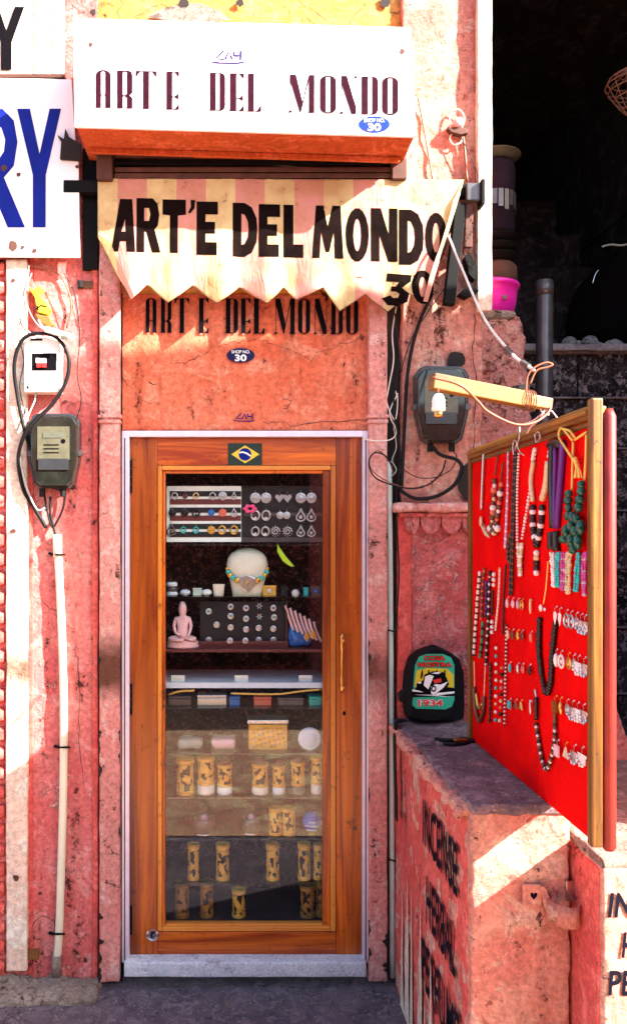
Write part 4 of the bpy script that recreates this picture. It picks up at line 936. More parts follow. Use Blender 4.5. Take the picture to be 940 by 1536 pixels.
def f(m):
    strand(m, [(807, 668), (804, 690)], .007, 1.8, (0,)); cord(m, [(804, 692), (800, 720), (803, 752)], .0065, 1); strand(m, [(803, 755), (804, 790), (808, 820)], .010, 1.2, (2, 0, 2))
    strand(m, [(828, 672), (826, 690)], .006, 1.8, (0,)); cord(m, [(826, 692), (823, 725), (817, 750)], .0085, 1); strand(m, [(817, 755), (814, 790), (809, 820)], .010, 1.2, (2, 0, 2)); strand(m, [(808, 822), (808, 860)], .009, 1.5, (0, 1, 2, 2, 0))
necklace('black and white striped bead necklace with horn tubes', ['pearl', 'cream', 'blackbead'], f)
def f(m):
    cord(m, [(833, 662), (832, 720), (834, 792)], .011, 0); cord(m, [(849, 664), (845, 720), (839, 792)], .009, 1); cord(m, [(829, 668), (838, 664), (846, 667)], .012, 0); cord(m, [(831, 798), (831, 824)], .011, 0); cord(m, [(838, 797), (839, 826)], .011, 0); cord(m, [(837, 670), (835, 790)], .006, 1)
necklace('black and violet silk cord necklace on the top row', ['blackbead', 'purplebead'], f)
gr = thing('necklace', 'dark green chunky stone necklace on a yellow cord with tassel', 'necklace', BP(870, 830), GN)
m = MB(); cord(m, [(864, 662), (863, 700), (862, 736)], .0032); cord(m, [(884, 652), (883, 690), (881, 722)], .0032); cord(m, [(866, 660), (884, 648)], .003); cord(m, [(866, 660), (850, 642), (846, 655), (856, 672), (868, 690), (872, 698)], .0032, off=.014); cord(m, [(851, 643), (862, 646), (870, 656)], .0032, off=.014); m.build('cord', M['yellowcord'], gr, smooth=True)
m = MB()
for k in range(7): cord(m, [(872, 696), (871+k*1.2, 706), (869+k*2, 717)], .0016, off=.014+.001*(k % 3))
strand(m, [(870, 684), (874, 700)], .006, 1.6, off=.014); m.build('tassel', M['yellowcord'], gr, smooth=True)
for x, y, r, sy, sz in ((862, 741, .011, 1, 1), (861, 751, .012, 1.2, .9), (862, 762, .011, 1, 1), (862, 774, .013, 1.1, 1), (881, 727, .011, 1, 1), (881, 737, .012, 1, 1), (879, 749, .013, 1.2, .9), (877, 761, .013, 1, 1), (868, 776, .014, 1, 1.1),
                        (874, 778, .013, 1, 1), (866, 789, .014, 1, 1), (858, 797, .013, 1, 1.3), (880, 791, .013, 1, 1.5), (872, 797, .015, 1, 1), (853, 809, .011, 1.5, 1), (866, 812, .014, 1, 1.4), (876, 813, .013, 1, 1.5), (868, 824, .012, 1.2, 1)):
    m = MB(); c = BP(x, y, .016); m.ball(c, r, 8, 6, .9, sy, sz); m.build('bead', M['green_glass'], gr, smooth=True)
for lab, x0, x1, y1, mt in (('white bead hank first of the six short hanks', 832, 835, 880, 'pearl'), ('turquoise bead hank next to the white hank', 842, 840, 882, 'turq'), ('magenta bead hank between turquoise and gold', 850, 848, 886, 'magbead'),
                            ('gold bead hank amid the six short hanks', 859, 856, 892, 'cream'), ('turquoise bead hank right of the gold hank', 872, 869, 886, 'turq'), ('purple bead hank nearest the gilt frame', 882, 881, 892, 'magbead')):
    def f(m):
        for dx in ((-2.5, 0, 2.5) if mt == 'cream' else (-1.5, 1.5)): strand(m, [(x0+dx, 826), ((x0+x1)/2+dx, 855), (x1+dx, y1)], .0046, 1.5, (0, 0, 1, 0), jit=.3, off=.009)
    necklace(lab, [mt, 'lilac' if mt == 'magbead' else mt], f)
for lab, ps, r, gap, mats, cyc in (
    ('white disc bead necklace, farthest back on the lower half', [(723, 856), (718, 910), (714, 985)], .0062, 1.15, ['pearl', 'blackbead'], (0, 0, 1)),
    ('dark red bead strand next to the white disc strand', [(729, 850), (727, 890), (724, 930)], .0055, 1.4, ['brownbead', 'coral'], (0, 1, 0)),
    ('green bead strand low beside the white disc strand', [(727, 930), (725, 960), (723, 988)], .0062, 1.5, ['greenbead', 'blackbead'], (0, 0, 1)),
    ('black and grey bead strand ending in a dark tuft', [(738, 854), (735, 920), (732, 1000)], .0062, 1.3, ['blackbead', 'silver'], (0, 0, 1)),
    ('violet bead strand in the lower left cluster', [(733, 870), (733, 900), (731, 925)], .006, 1.4, ['purplebead', 'blackbead'], (0, 1)),
    ('strand of large white pearls in short runs', [(745, 854), (743, 882)], .0072, 2.3, ['pearl'], (0,)),
    ('lower run of large white pearls', [(741, 925), (740, 955)], .0072, 2.3, ['pearl'], (0,)),
    ('dark cord between the two pearl runs', [(743, 884), (741, 924)], .0042, 1.2, ['blackbead'], (0,)),
    ('cream chip bead strand with spaced stones below', [(754, 850), (750, 900), (747, 945)], .004, 1.6, ['cream', 'pearl'], (0, 1)),
    ('strand of widely spaced white and turquoise stones', [(748, 960), (747, 1020), (746, 1086)], .006, 4.2, ['pearl', 'turq', 'cream'], (0, 1, 0, 2)),
    ('thin black strand left of the earring rows', [(762, 846), (759, 900), (757, 952)], .004, 1.2, ['blackbead'], (0,)),
    ('short black tassel strand above the plinth', [(739, 992), (738, 1040), (738, 1086)], .005, 1.2, ['blackbead', 'brownbead'], (0, 0, 1)),
    ('coral stone strand beside the small earrings', [(756, 992), (755, 1040), (753, 1088)], .0065, 3.2, ['coral', 'cream', 'blackbead'], (0, 2, 1)),
    ('long fine dark bead strand beside the coral strand', [(764, 935), (761, 1010), (759, 1090)], .0036, 1.7, ['blackbead', 'pearl'], (0, 1))):
    necklace(lab, mats, lambda m: strand(m, ps, r, gap, cyc, jit=.1))
def f(m):
    cord(m, [(714, 992), (715, 1030)], .0022, 0); cord(m, [(731, 1000), (729, 1045)], .0022, 0); cord(m, [(714, 1030), (716, 1062), (722, 1082), (728, 1066), (729, 1045)], .007, 1); cord(m, [(717, 1040), (721, 1062), (727, 1056)], .006, 2)
necklace('brown crescent pendant necklace at the board\'s back lower corner', ['cream', 'brownbead', 'gold'], f)
def f(m):
    cord(m, [(826, 842), (823, 880), (819, 906)], .002, 0); pend(m, 817, 912, .009, 1, 1.1); pend(m, 823, 914, .006, 1, .8)
necklace('white stone pendant on a thin pale cord', ['yellowcord', 'pearl'], f)
def f(m): strand(m, [(812, 925), (813, 975), (817, 1022), (823, 1040), (829, 1022), (833, 980), (836, 930)], .0085, 1.15, (0,), jit=.15)
necklace('thick black bead necklace in a deep loop mid board', ['blackbead'], f)
def f(m):
    cord(m, [(808, 1046), (808, 1080)], .0055, 0); cord(m, [(836, 1060), (836, 1085)], .006, 1); strand(m, [(808, 1082), (812, 1120), (818, 1145), (824, 1154), (830, 1138), (835, 1110), (837, 1084)], .0065, 1.2, (0, 2, 1)); cord(m, [(806, 1034), (808, 1046)], .003, 2)
necklace('brown and black ringed bead necklace hanging lowest on the board', ['blackbead', 'brownbead', 'silver'], f)
GH = 'wire hooks on the red board'
for i, (lab, pts) in enumerate((('silver wire hook at the top of the pearl necklace', [(781, 682), (780, 668), (783, 660), (786, 666), (783, 676)]), ('pink wire hook over the top moulding', [(790, 640), (790, 655), (787, 668), (791, 678), (797, 683)]), ('empty silver wire hook under the top moulding', [(816, 664), (814, 652), (819, 648), (822, 655), (818, 664)]))):
    o = MB().tube(crom([BP(x, y, .022) for x, y in pts], 6), .002, 6).build('wire_hook', M['silver'], None, smooth=True); tag(o, lab, 'hook', GH)

# earrings, pinned row by row
GE = 'earrings pinned on the red board'; ORD = ['first', 'second', 'third', 'fourth', 'fifth', 'sixth', 'seventh', 'eighth']
def earring(px, py, kind, mat, label, hook=14, k=1.):
    t = thing('earring', label, 'earring', BP(px, py+8, .01), GE); c = BP(px, py, .010); s = k*.0095*(1 if px > 825 else 1.15)
    m = MB(); hp = BP(px+.5, py-hook, .006); m.tube([hp, hp+Vector((-.006, 0, -.004)), c+Vector((0, 0, s))], .0011, 5); m.ball(hp, .0028, 6, 4); m.build('hook', M['gold' if mat in ('gold', 'cream', 'brass') else 'silver'], t)
    m = MB(); n = 14; ax = 'x'
    if kind == 'disc': m.lathe(c, [(s*1.25, -.0015), (s*1.3, 0), (s*.9, .002), (s*.9, .001), (s*.5, .001), (s*.4, .004), (s*.05, .005)], n, ax)
    elif kind == 'ring':
        pts = [c+Vector((0, s*1.3*math.cos(a), s*1.3*math.sin(a))) for a in [2*math.pi*q/14 for q in range(15)]]; m.tube(pts, s*.28, 6, False); m.ball(c, s*.5, 8, 6, .4)
    elif kind == 'drop': m.ball(c, s, 8, 6, .55, .8, 1.5)
    elif kind == 'long': m.ball(c, s, 8, 6, .4, .55, 2.4)
    elif kind == 'leaf':
        m.add([c+Vector((-.001, u*s, v*s)) for u, v in ((-.9, .9), (0, 1.4), (.9, .9), (.8, 0), (0, -1.7), (-.8, 0))]+[c+Vector((-.005, 0, 0))], [(i, (i+1) % 6, 6) for i in range(6)])
    elif kind == 'tri': m.add([c+Vector((0, u*s, v*s)) for u, v in ((-1.5, -1.1), (1.5, -1.1), (0, 1.6))]+[c+Vector((-.004, u*s, v*s)) for u, v in ((-1, -.8), (1, -.8), (0, 1))], [(3, 4, 5), (0, 1, 4, 3), (1, 2, 5, 4), (2, 0, 3, 5)])
    elif kind == 'square': m.box(c.x-.004, c.x, c.y-s*1.2, c.y+s*1.2, c.z-s*1.2, c.z+s*1.2)
    elif kind == 'fan':
        n2 = 9; rim = [c+Vector((-.002*(q % 2), s*2.1*math.cos(math.pi+math.pi*q/n2), s*.7+s*2.1*math.sin(math.pi+math.pi*q/n2))) for q in range(n2+1)]; m.add([c+Vector((-.004, 0, s*.9))]+rim, [(0, i+1, i+2) for i in range(n2)])
        for q in range(1, n2): m.ball(rim[q]+Vector((-.002, 0, -.003)), .0035, 6, 4)
    m.build('pendant', M[mat], t, smooth=kind in ('drop', 'long', 'ring'))
CN = {'pinkstone': 'pink', 'lilac': 'lilac', 'gold': 'gilt', 'cream': 'cream', 'brownbead': 'brown', 'pearl': 'pearl', 'turq': 'turquoise', 'silver': 'silver', 'coral': 'coral', 'blackbead': 'black', 'brass': 'brass'}
rowsL = [(905, 'top', [(765, 'drop', 'pinkstone'), (773, 'disc', 'pinkstone'), (781, 'drop', 'lilac'), (787, 'ring', 'gold'), (800, 'long', 'cream')]),
         (952, 'second', [(766, 'drop', 'cream'), (773, 'drop', 'brownbead'), (781, 'drop', 'gold'), (787, 'disc', 'brownbead'), (801, 'drop', 'coral')]),
         (1002, 'third', [(769, 'drop', 'turq'), (781, 'drop', 'silver'), (788, 'disc', 'coral'), (799, 'drop', 'blackbead')]),
         (1057, 'bottom', [(769, 'square', 'turq'), (778, 'tri', 'brownbead'), (786, 'tri', 'gold'), (800, 'long', 'silver')])]
rowsR = [(926, 'top', [(838, 'leaf', 'pearl'), (845, 'leaf', 'pearl'), (855, 'ring', 'silver'), (862, 'ring', 'silver'), (870, 'disc', 'silver'), (877, 'fan', 'silver'), (883, 'fan', 'silver')]),
         (990, 'second', [(839, 'drop', 'pearl'), (847, 'ring', 'pearl'), (858, 'disc', 'gold'), (866, 'disc', 'silver'), (873, 'fan', 'pearl'), (882, 'fan', 'silver')]),
         (1060, 'third', [(838, 'square', 'brass'), (846, 'drop', 'brass'), (856, 'disc', 'silver'), (864, 'fan', 'silver'), (872, 'fan', 'pearl'), (881, 'fan', 'silver')]),
         (1126, 'bottom', [(841, 'square', 'pinkstone'), (854, 'tri', 'cream'), (867, 'fan', 'silver'), (879, 'fan', 'pearl')])]
for side, rws in (('left', rowsL), ('right', rowsR)):
    for y, rn, items in rws:
        for i, (x, kd, mt) in enumerate(items):
            slope = (x-items[0][0])*(.28 if side == 'right' else .12)
            earring(x, y+slope, kd, mt, '%s %s earring, %s in the %s row at the %s of the red board' % (CN[mt], {'disc': 'disc', 'ring': 'hoop', 'drop': 'drop', 'long': 'long', 'leaf': 'paisley', 'tri': 'triangle', 'square': 'square', 'fan': 'fan'}[kd], ORD[i], rn, side), 16 if side == 'right' else 9, (1.25 if side == 'right' else .85))

# lamp arm with its cord
la = thing('lamp_arm', 'yellow timber arm tied to the board top with a bare lamp holder hanging', 'lamp', (BX, -1.02, 2.02))
p0, p1 = W(646, 572, -1.14), W(824, 607, -1.03)
MB().beam(p0, p0.lerp(p1, .80), .032, .040).build('arm', M['bamboo'], la, bevel=.003)
MB().beam(p0.lerp(p1, .805), p1, .026, .030).build('arm_end', M['gold_y'], la, bevel=.003)
bt = W(656, 588, -1.15); m = MB().tube(crom([bt+Vector((0, .01, .03)), bt+Vector((.001, 0, .012)), bt], 5), .003, 6); m.build('lead', M['cable_brown'], la)
bb = W(657, 626, -1.15); m = MB().lathe(W(657, 617, -1.15), [(.010, -.001), (.0165, .002), (.0175, .010), (.0150, .013), (.0165, .017), (.0150, .020), (.0165, .024), (.0145, .034), (.010, .042), (.004, .045)], 18); m.build('lamp_holder', M['mcb'], la, smooth=True)
m = MB().lathe(W(657, 626, -1.15), [(.008, 0), (.0105, .002), (.0105, .012), (.009, .014)], 14); m.build('brass_collar', M['brass'], la, smooth=True)
m = MB()
for k in range(5): q = p0.lerp(p1, .77+.02*k); m.lathe(q, [(.027, -.002), (.0285, 0), (.027, .002)], 10, 'x', cap=False)
m.build('binding', M['cable_brown'], la)
cable('brown flex twisted along the timber arm to the board', [(648, 566, -1.17), (690, 578, -1.17), (716, 602, -1.15), (732, 618, -1.14), (770, 636, -1.12), (800, 634, -1.08), (822, 618, -1.05), (824, 604, -1.04)], .0035, 'cable_brown')
cable('pale cord sloping from the awning arm to the lamp arm', [(672, 354, -.12), (692, 402, -.25), (726, 478, -.5), (768, 532, -.8), (786, 545, -.9), (800, 556, -1.0)], .0045, 'cable_white')
for a_, b_, w_ in (((758, 522, -.75), (768, 533, -.8), 'upper'), ((782, 543, -.89), (793, 550, -.94), 'lower')): tag(MB().beam(W(*a_), W(*b_), .013, .013).build('tape_joint', M['pipe'], bevel=.002), 'grey blue tape joint, %s of two on the pale sloping cord' % w_, 'tape', 'tape joints')
cable('coppery wire curling above the lamp arm end', [(788, 590, -1.0), (790, 566, -1.0), (800, 552, -1.0), (818, 544, -1.0), (828, 547, -1.0), (820, 551, -1.0), (804, 556, -1.0), (794, 576, -1.0)], .003, 'cable_brown')
cable('pink wire tying the board to the lamp arm', [(790, 590, -1.02), (806, 602, -1.04), (812, 618, -1.04), (822, 622, -1.04), (818, 612, -1.04), (808, 630, -1.04), (796, 640, -1.0), (790, 650, -.98)], .0022, 'pinkstone')
cable('thin pink wire spread over the board top edge', [(786, 636, -.98), (800, 630, -1.0), (822, 615, -1.04), (836, 628, -1.06)], .0018, 'pinkstone')
m = MB(); m.slab([(770, 578), (788, 576), (790, 590), (768, 590)], -.98, -.95); tag(m.build('tape_wrap', M['rubber'], bevel=.002), 'black tape wrap on the wires above the board', 'tape')

# ================================================================== THINGS ON THE PLINTH
bp = thing('backpack', 'small black backpack with a colourful printed car panel on the plinth', 'backpack', W(652, 1082, -.1))
YP = -.13; lean = lambda px, py: .00022*(1080-py)
out = [(612, 1080), (608, 1050), (611, 1012), (617, 990), (630, 979), (645, 973), (664, 973), (678, 980), (690, 990), (696, 1010), (697, 1060), (696, 1078), (680, 1083), (630, 1084)]
MB().slab(out, YP+.028, -.02).build('body', M['bag'], bp, bevel=.014)
fr_ = [(615, 1076), (613, 1050), (617, 1010), (622, 990), (634, 981), (662, 981), (676, 986), (682, 1000), (681, 1060), (676, 1076), (660, 1081), (628, 1081)]
MB().slab(fr_, YP, YP+.03).build('front_pocket', M['bag'], bp, bevel=.010)
pn = [(618, 1058), (620, 1020), (622, 998), (628, 985), (640, 981), (664, 981), (676, 986), (681, 998), (681, 1050), (677, 1060), (668, 1064), (624, 1063)]
mm = MB(); F2 = lambda e: plane(YP-.001-e)
def prt(mi, poly, e): mm.mi = mi; mm.flat(poly, [], F2(e))
prt(0, pn, .0)
prt(1, [(621, 1030), (624, 1006), (640, 1002), (670, 1003), (680, 1012), (680, 1034)], .0008)
prt(2, [(618, 1034), (650, 1028), (681, 1032), (681, 1044), (618, 1046)], .0016)
prt(3, [(618, 1034), (648, 1040), (618, 1037)], .0024); prt(3, [(650, 1040), (681, 1037), (681, 1040), (655, 1043)], .0024); prt(3, [(619, 1042), (646, 1043.5), (681, 1046), (650, 1042.2)], .0026)
prt(2, [(622, 1033), (634, 1020), (636, 1012), (648, 1007), (664, 1008), (669, 1016), (673, 1026), (668, 1034), (650, 1042), (640, 1041)], .0030)
prt(3, [(635, 1028), (637, 1015), (644, 1012), (650, 1014), (646, 1024), (642, 1034)], .0036); prt(3, [(646, 1030), (653, 1026), (660, 1027), (672, 1022), (664, 1032), (650, 1043), (646, 1040)], .0036); prt(3, [(646, 1010), (655, 1008), (662, 1009), (656, 1011)], .0036)
prt(4, [(649, 1020), (661, 1017), (662, 1023), (651, 1025)], .0042); prt(2, ellipse(650, 1033, 4, 5, 12), .0044); prt(3, ellipse(650, 1033, 2, 2.6, 10), .0050); prt(2, ellipse(628, 1028, 4, 4.5, 12), .0044); prt(3, ellipse(629, 1024, 2.6, 1.6, 10), .0050)
for x in (630, 640, 652, 664): prt(2, [(x, 1018), (x+1.5, 1006), (x+3.5, 1004), (x+4, 1012), (x+2, 1018)], .0012)
mm.build('printed_panel', [M['c_teal'], M['c_yellow'], M['black'], M['white'], M['c_red']], bp)
for txt, x0, x1, yt, yb in (('COSA', 635, 668, 983, 991), ('NOSTRA', 626, 678, 993, 1001), ('1934', 626, 664, 1049, 1060)):
    mm = MB(); words(mm, txt, x0, x1, yt, yb, F2(.0030), .09); split(mm, 'letter_shadow', M['white' if txt == '1934' else 'black'], bp)
    mm = MB(); words(mm, txt, x0+.6, x1-.6, yt+.5, yb-.5, F2(.0042), .025); split(mm, 'letter', M['c_red'], bp)
m = MB(); m.tube(crom(pxs([(632, 978), (648, 969), (664, 976)], -.05)), .006, 6); m.build('carry_loop', M['bag'], bp, smooth=True)
m = MB(); P_ = [Vector((.64, -.10, 1.05)), Vector((.625, -.11, 1.048)), Vector((.607, -.12, 1.03)), Vector((.602, -.13, .95)), Vector((.604, -.14, .80)), Vector((.606, -.14, .69))]; P_ = crom(P_, 6)
for a, b in zip(P_, P_[1:]): m.beam(a, b+(b-a)*.05, .004 if True else .01, .045, (0, 1, 0))
m.build('strap', M['bag'], bp)
m = MB(); m.slab([(598, 1042), (612, 1032), (614, 1050), (600, 1054)], -.10, -.06); m.build('side_buckle', M['rubber'], bp, bevel=.003)
ss = thing('belt_strap', 'black leather strap with a brass buckle lying on the plinth by the board', 'strap', (.78, -.38, 1.034))
zt_ = 1.037
m = MB(); m.tube(crom([(.70, -.34, zt_), (.735, -.37, zt_+.004), (.77, -.36, zt_), (.80, -.35, zt_+.003), (.83, -.37, zt_)], 6), .007, 6); m.tube(crom([(.715, -.40, zt_), (.75, -.42, zt_+.003), (.79, -.40, zt_), (.815, -.38, zt_)], 6), .006, 6); m.build('leather', M['rubber'], ss, smooth=True)
MB().beam((.755, -.385, zt_+.008), (.80, -.375, zt_+.008), .022, .008).build('buckle', M['brass'], ss, bevel=.002)
hs = thing('metal_holder', 'bent sheet metal strap holder with a heart cut out on the plinth front', 'holder', W(830, 1375, -1.06))
yw = -1.028; c = W(846, 1350, yw); zt2, zb2 = W(0, 1346, yw).z, W(0, 1377, yw).z
arcp = [Vector((W(818, 0, yw).x, yw, 0)), Vector((W(822, 0, yw).x, yw-.030, 0)), Vector((W(830, 0, yw).x, yw-.055, 0)), Vector((W(845, 0, yw).x, yw-.066, 0)), Vector((W(857, 0, yw).x, yw-.050, 0)), Vector((W(864, 0, yw).x, yw-.02, 0)), Vector((W(866, 0, yw).x, yw, 0))]
arcp = crom(arcp, 4); m = MB()
for a, b in zip(arcp, arcp[1:]):
    n = Vector((b.y-a.y, -(b.x-a.x), 0)).normalized()*.002
    for s_ in (0,): m.add([Vector((a.x, a.y, zb2)), Vector((b.x, b.y, zb2)), Vector((b.x, b.y, zt2)), Vector((a.x, a.y, zt2))], [(0, 1, 2, 3)])
o = m.build('band', M['cream_pink'], hs, smooth=True); s_ = o.modifiers.new('solid', 'SOLIDIFY'); s_.thickness = .003
MB().rbox(784, 1328, 812, 1358, yw-.006, yw+.004).build('plate', M['cream_pink'], hs, bevel=.002)
MB().slab([(810, 1330), (816, 1330), (824, 1346), (826, 1376), (818, 1366), (812, 1346)], yw-.006, yw).build('tongue', M['cream_pink'], hs, bevel=.001)
m = MB(); m.flat([(800, 1350), (795, 1344), (795, 1340), (798, 1338.5), (800, 1341), (802, 1338.5), (805, 1340), (805, 1344)], [], plane(yw-.0068)); m.build('heart_hole', M['black'], hs)
MB().rbox(849, 1322, 868, 1352, yw-.004, yw+.01).build('back_plate', M['chrome'], hs, bevel=.001)

# ================================================================== THINGS IN THE PASSAGE
YV = .33; zc = W(0, 463, .128).z; cx_ = W(728, 0, YV).x
def L2(px, py): return W(px, py, YV).z
ba = thing('plastic_basin', 'bright magenta plastic basin on top of the rubble pier', 'basin', (cx_, YV, zc))
h_ = L2(0, 431)-zc; r_ = W(777, 0, YV).x-cx_
MB().lathe((cx_, YV, zc+.002), [(r_*.62, 0), (r_*.80, h_*.10), (r_*.90, h_*.55), (r_*.93, h_*.86), (r_*.99, h_*.88), (r_, h_*.94), (r_*.97, h_), (r_*.90, h_*.96), (r_*.86, h_*.5), (r_*.6, h_*.08)], 32).build('bowl', M['magenta'], ba, smooth=True)
MB().lathe(W(756, 446, YV-r_*.86), [(.010, 0), (.011, .003), (.007, .004)], 14, 'y').build('round_mark', M['brownbead'], ba)
def vessel(name, label, cat, prof, mat, cxp=737, n=26):
    t = thing(name, label, cat, (W(cxp, 0, YV).x, YV, L2(0, prof[0][1]))); x = W(cxp, 0, YV).x; s = sc(YV)
    MB().lathe((x, YV, 0), [((r)/s, L2(0, py)) for r, py in prof], n).build('body', M[mat], t, smooth=True); return t, x
t, x = vessel('cooking_pot', 'dark soot brown pot standing in the magenta basin', 'pot', [(18, 452), (26, 440), (33, 424), (32, 404), (27, 398)], 'terracotta', 741)
for i, (y0, nm) in enumerate(((400, 'lowest'), (386, 'middle'), (372, 'topmost'))):
    t, x = vessel('metal_bowl', 'dark metal bowl, %s of the three nested under the purple drum' % nm, 'bowl', [(22, y0), (32, y0-5), (37, y0-12), (38, y0-13), (36, y0-13.4)], 'iron', 738); t['group'] = 'nested metal bowls'
t, x = vessel('tin_drum', 'tall purple brown tin drum stacked in the passage entrance', 'drum', [(30, 358), (32, 352), (33, 300), (32, 290), (33, 262), (31, 250), (24, 247)], 'purple', 738)
m = MB(); s = sc(YV)
for k in range(6):
    a = -1.9+k*.28; rr = 33.6/s; m.add([(x+rr*math.cos(a+d_), YV+rr*math.sin(a+d_), L2(0, yy)) for d_, yy in ((0, 318+(k % 3)*4), (.22, 318+(k % 3)*4), (.22, 296), (0, 296))], [(0, 1, 2, 3)])
m.build('paper_label', M['pipe'], t)
vessel('metal_plate', 'shallow steel plate lying on top of the purple drum', 'plate', [(18, 246.5), (26, 245.5), (40, 237.6), (41, 236.8), (38, 237.6), (24, 244)], 'tarnish', 738)
pp = thing('grey_pole', 'dark grey upright pipe with a cut top in front of the stone wall', 'pole', W(815, 900, .45))
MB().tube(pxs([(814, 900), (814.5, 700), (815.5, 560), (816, 424), (816, 421)], .45), [.037, .037, .037, .037, .034], 18).build('shaft', M['pipe'], pp, smooth=True)
MB().tube(pxs([(815.5, 444), (816, 424)], .45), .0395, 18).build('collar', M['pipe'], pp, smooth=True)
for i, (x, y, r) in enumerate(((853, 488, 11), (870, 494, 10), (884, 486, 12), (902, 492, 9), (914, 498, 8), (928, 488, 11))):
    zb_ = zt+.002; rr = r/sc(1.0); o = MB(); o.ball((W(x, 0, 1.08).x, 1.08+.05*(i % 2), zb_+rr*.8), rr, 10, 8, 1.1, 1, .82)
    ob2 = o.build('rubble_stone', M['stonearris'], None, smooth=True)
    for v_ in ob2.data.vertices: v_.co += Vector((1, 1, 1))*noise.noise(Vector(v_.co)*22)*rr*.25
    tag(ob2, 'pale rubble stone on the dark ledge, %s from the left' % ORD[i], 'stone', 'rubble stones on the ledge')
bd = thing('covered_bundle', 'large black covered bundle with a painted top highlight on the dark steps', 'bundle', W(925, 505, 1.25))
o = MB().ball(W(978, 470, 1.35), .46, 30, 20, .98, .5, .80).build('cover', M['blackcover'], bd, smooth=True)
for v_ in o.data.vertices: v_.co += Vector((0, -1, .6))*(noise.noise(Vector(v_.co)*4)*.12+noise.noise(Vector(v_.co)*11)*.03)
MB().tube(crom(pxs([(888, 425), (892, 412), (897, 405)], .98)), .004, 6).build('strap', M['chrome'], bd, smooth=True)  # bright tube painting a light streak on the cover, no real strap
MB().tube(crom(pxs([(902, 370), (915, 367), (930, 368), (945, 366)], 1.12)), .005, 6).build('top_highlight', M['cable_grey'], bd, smooth=True)  # pale tube painting the highlight along the cover's top
wb = thing('wicker_basket', 'brown wicker basket lamp hanging in the black opening at top right', 'basket', W(935, 165, .4))
c = W(948, 118, .4); s = sc(.4)
for k in range(14):
    a = 2*math.pi*k/14; MB().tube([c+Vector((r*math.cos(a)/s, r*math.sin(a)/s, -h/s)) for r, h in ((6, -14), (30, -4), (38, 8), (30, 24), (16, 44), (5, 56))], .0022, 5).build('rib', M['wicker'], wb)
for r, h in ((20, -9), (34, 0), (38.5, 9), (34, 18), (26, 30), (15, 46)):
    MB().tube([c+Vector((r*math.cos(2*math.pi*k/20)/s, r*math.sin(2*math.pi*k/20)/s, -h/s)) for k in range(21)], .003, 5, False).build('hoop', M['wicker'], wb)
MB().tube([c+Vector((0, 0, 14/s)), c+Vector((0, 0, 1.0))], .003, 5).build('cord', M['rubber'], wb)

# ================================================================== BEHIND THE DOOR GLASS
sh = thing('display_shelves', 'stack of glass display shelves behind the door glass', 'shelves', W(366, 1388, .25))
xa, xb = W(238, 0, .06).x, W(492, 0, .06).x
def zs(py, y=.12): return W(0, py, y).z
SHELF = {}
for py, mt, th, y0 in ((816, 'shelfglass', .006, .09), (895, 'shelfglass', .007, .10), (974, 'tray_red', .012, .10), (1024, 'shelf_edge', .022, .09), (1130, 'shelfglass', .007, .10), (1196, 'shelfglass', .007, .10), (1258, 'shelfglass', .007, .10), (1326, 'shelfglass', .007, .10), (1384, 'interior', .02, .09)):
    z = zs(py, y0); MB().box(xa, xb, y0, .42, z-th, z).build('shelf', M[mt], sh, bevel=.001); SHELF[py] = z
MB().box(xa, xb, .082, .0895, SHELF[1384]-.02, SHELF[1384]+.004).build('shelf_lip', M['shelf_edge'], sh, bevel=.001)
YI = .15
def on(px, shelf, y=YI): return Vector((W(px, 0, y).x, y, SHELF[shelf]+.0008))
tw = thing('earring_tray', 'white slotted earring tray at the top left behind the glass', 'tray', W(306, 812, .11))
MB().rbox(250, 729, 362, 813, .115, .13).build('board', M['tray_white'], tw, bevel=.001)
for y in (741, 753, 765.5, 777.5, 790, 802): MB().rbox(255, y-4.3, 361.5, y+3.7, .112, .1145).build('slot', M['tray_red' if y in (753, 777.5) else 'tray_black'], tw)
tb = thing('earring_tray', 'black velvet earring board at the top right behind the glass', 'tray', W(423, 814, .11))
MB().rbox(362.5, 729, 484, 814, .115, .13).build('board', M['tray_black'], tb, bevel=.001)
MB().rbox(366, 769, 484, 774, .1138, .1148).build('stripe', M['pipe'], tb); MB().rbox(362.5, 806, 484, 813, .1138, .1148).build('stripe', M['pipe'], tb)
GI = 'earrings on the trays behind the glass'
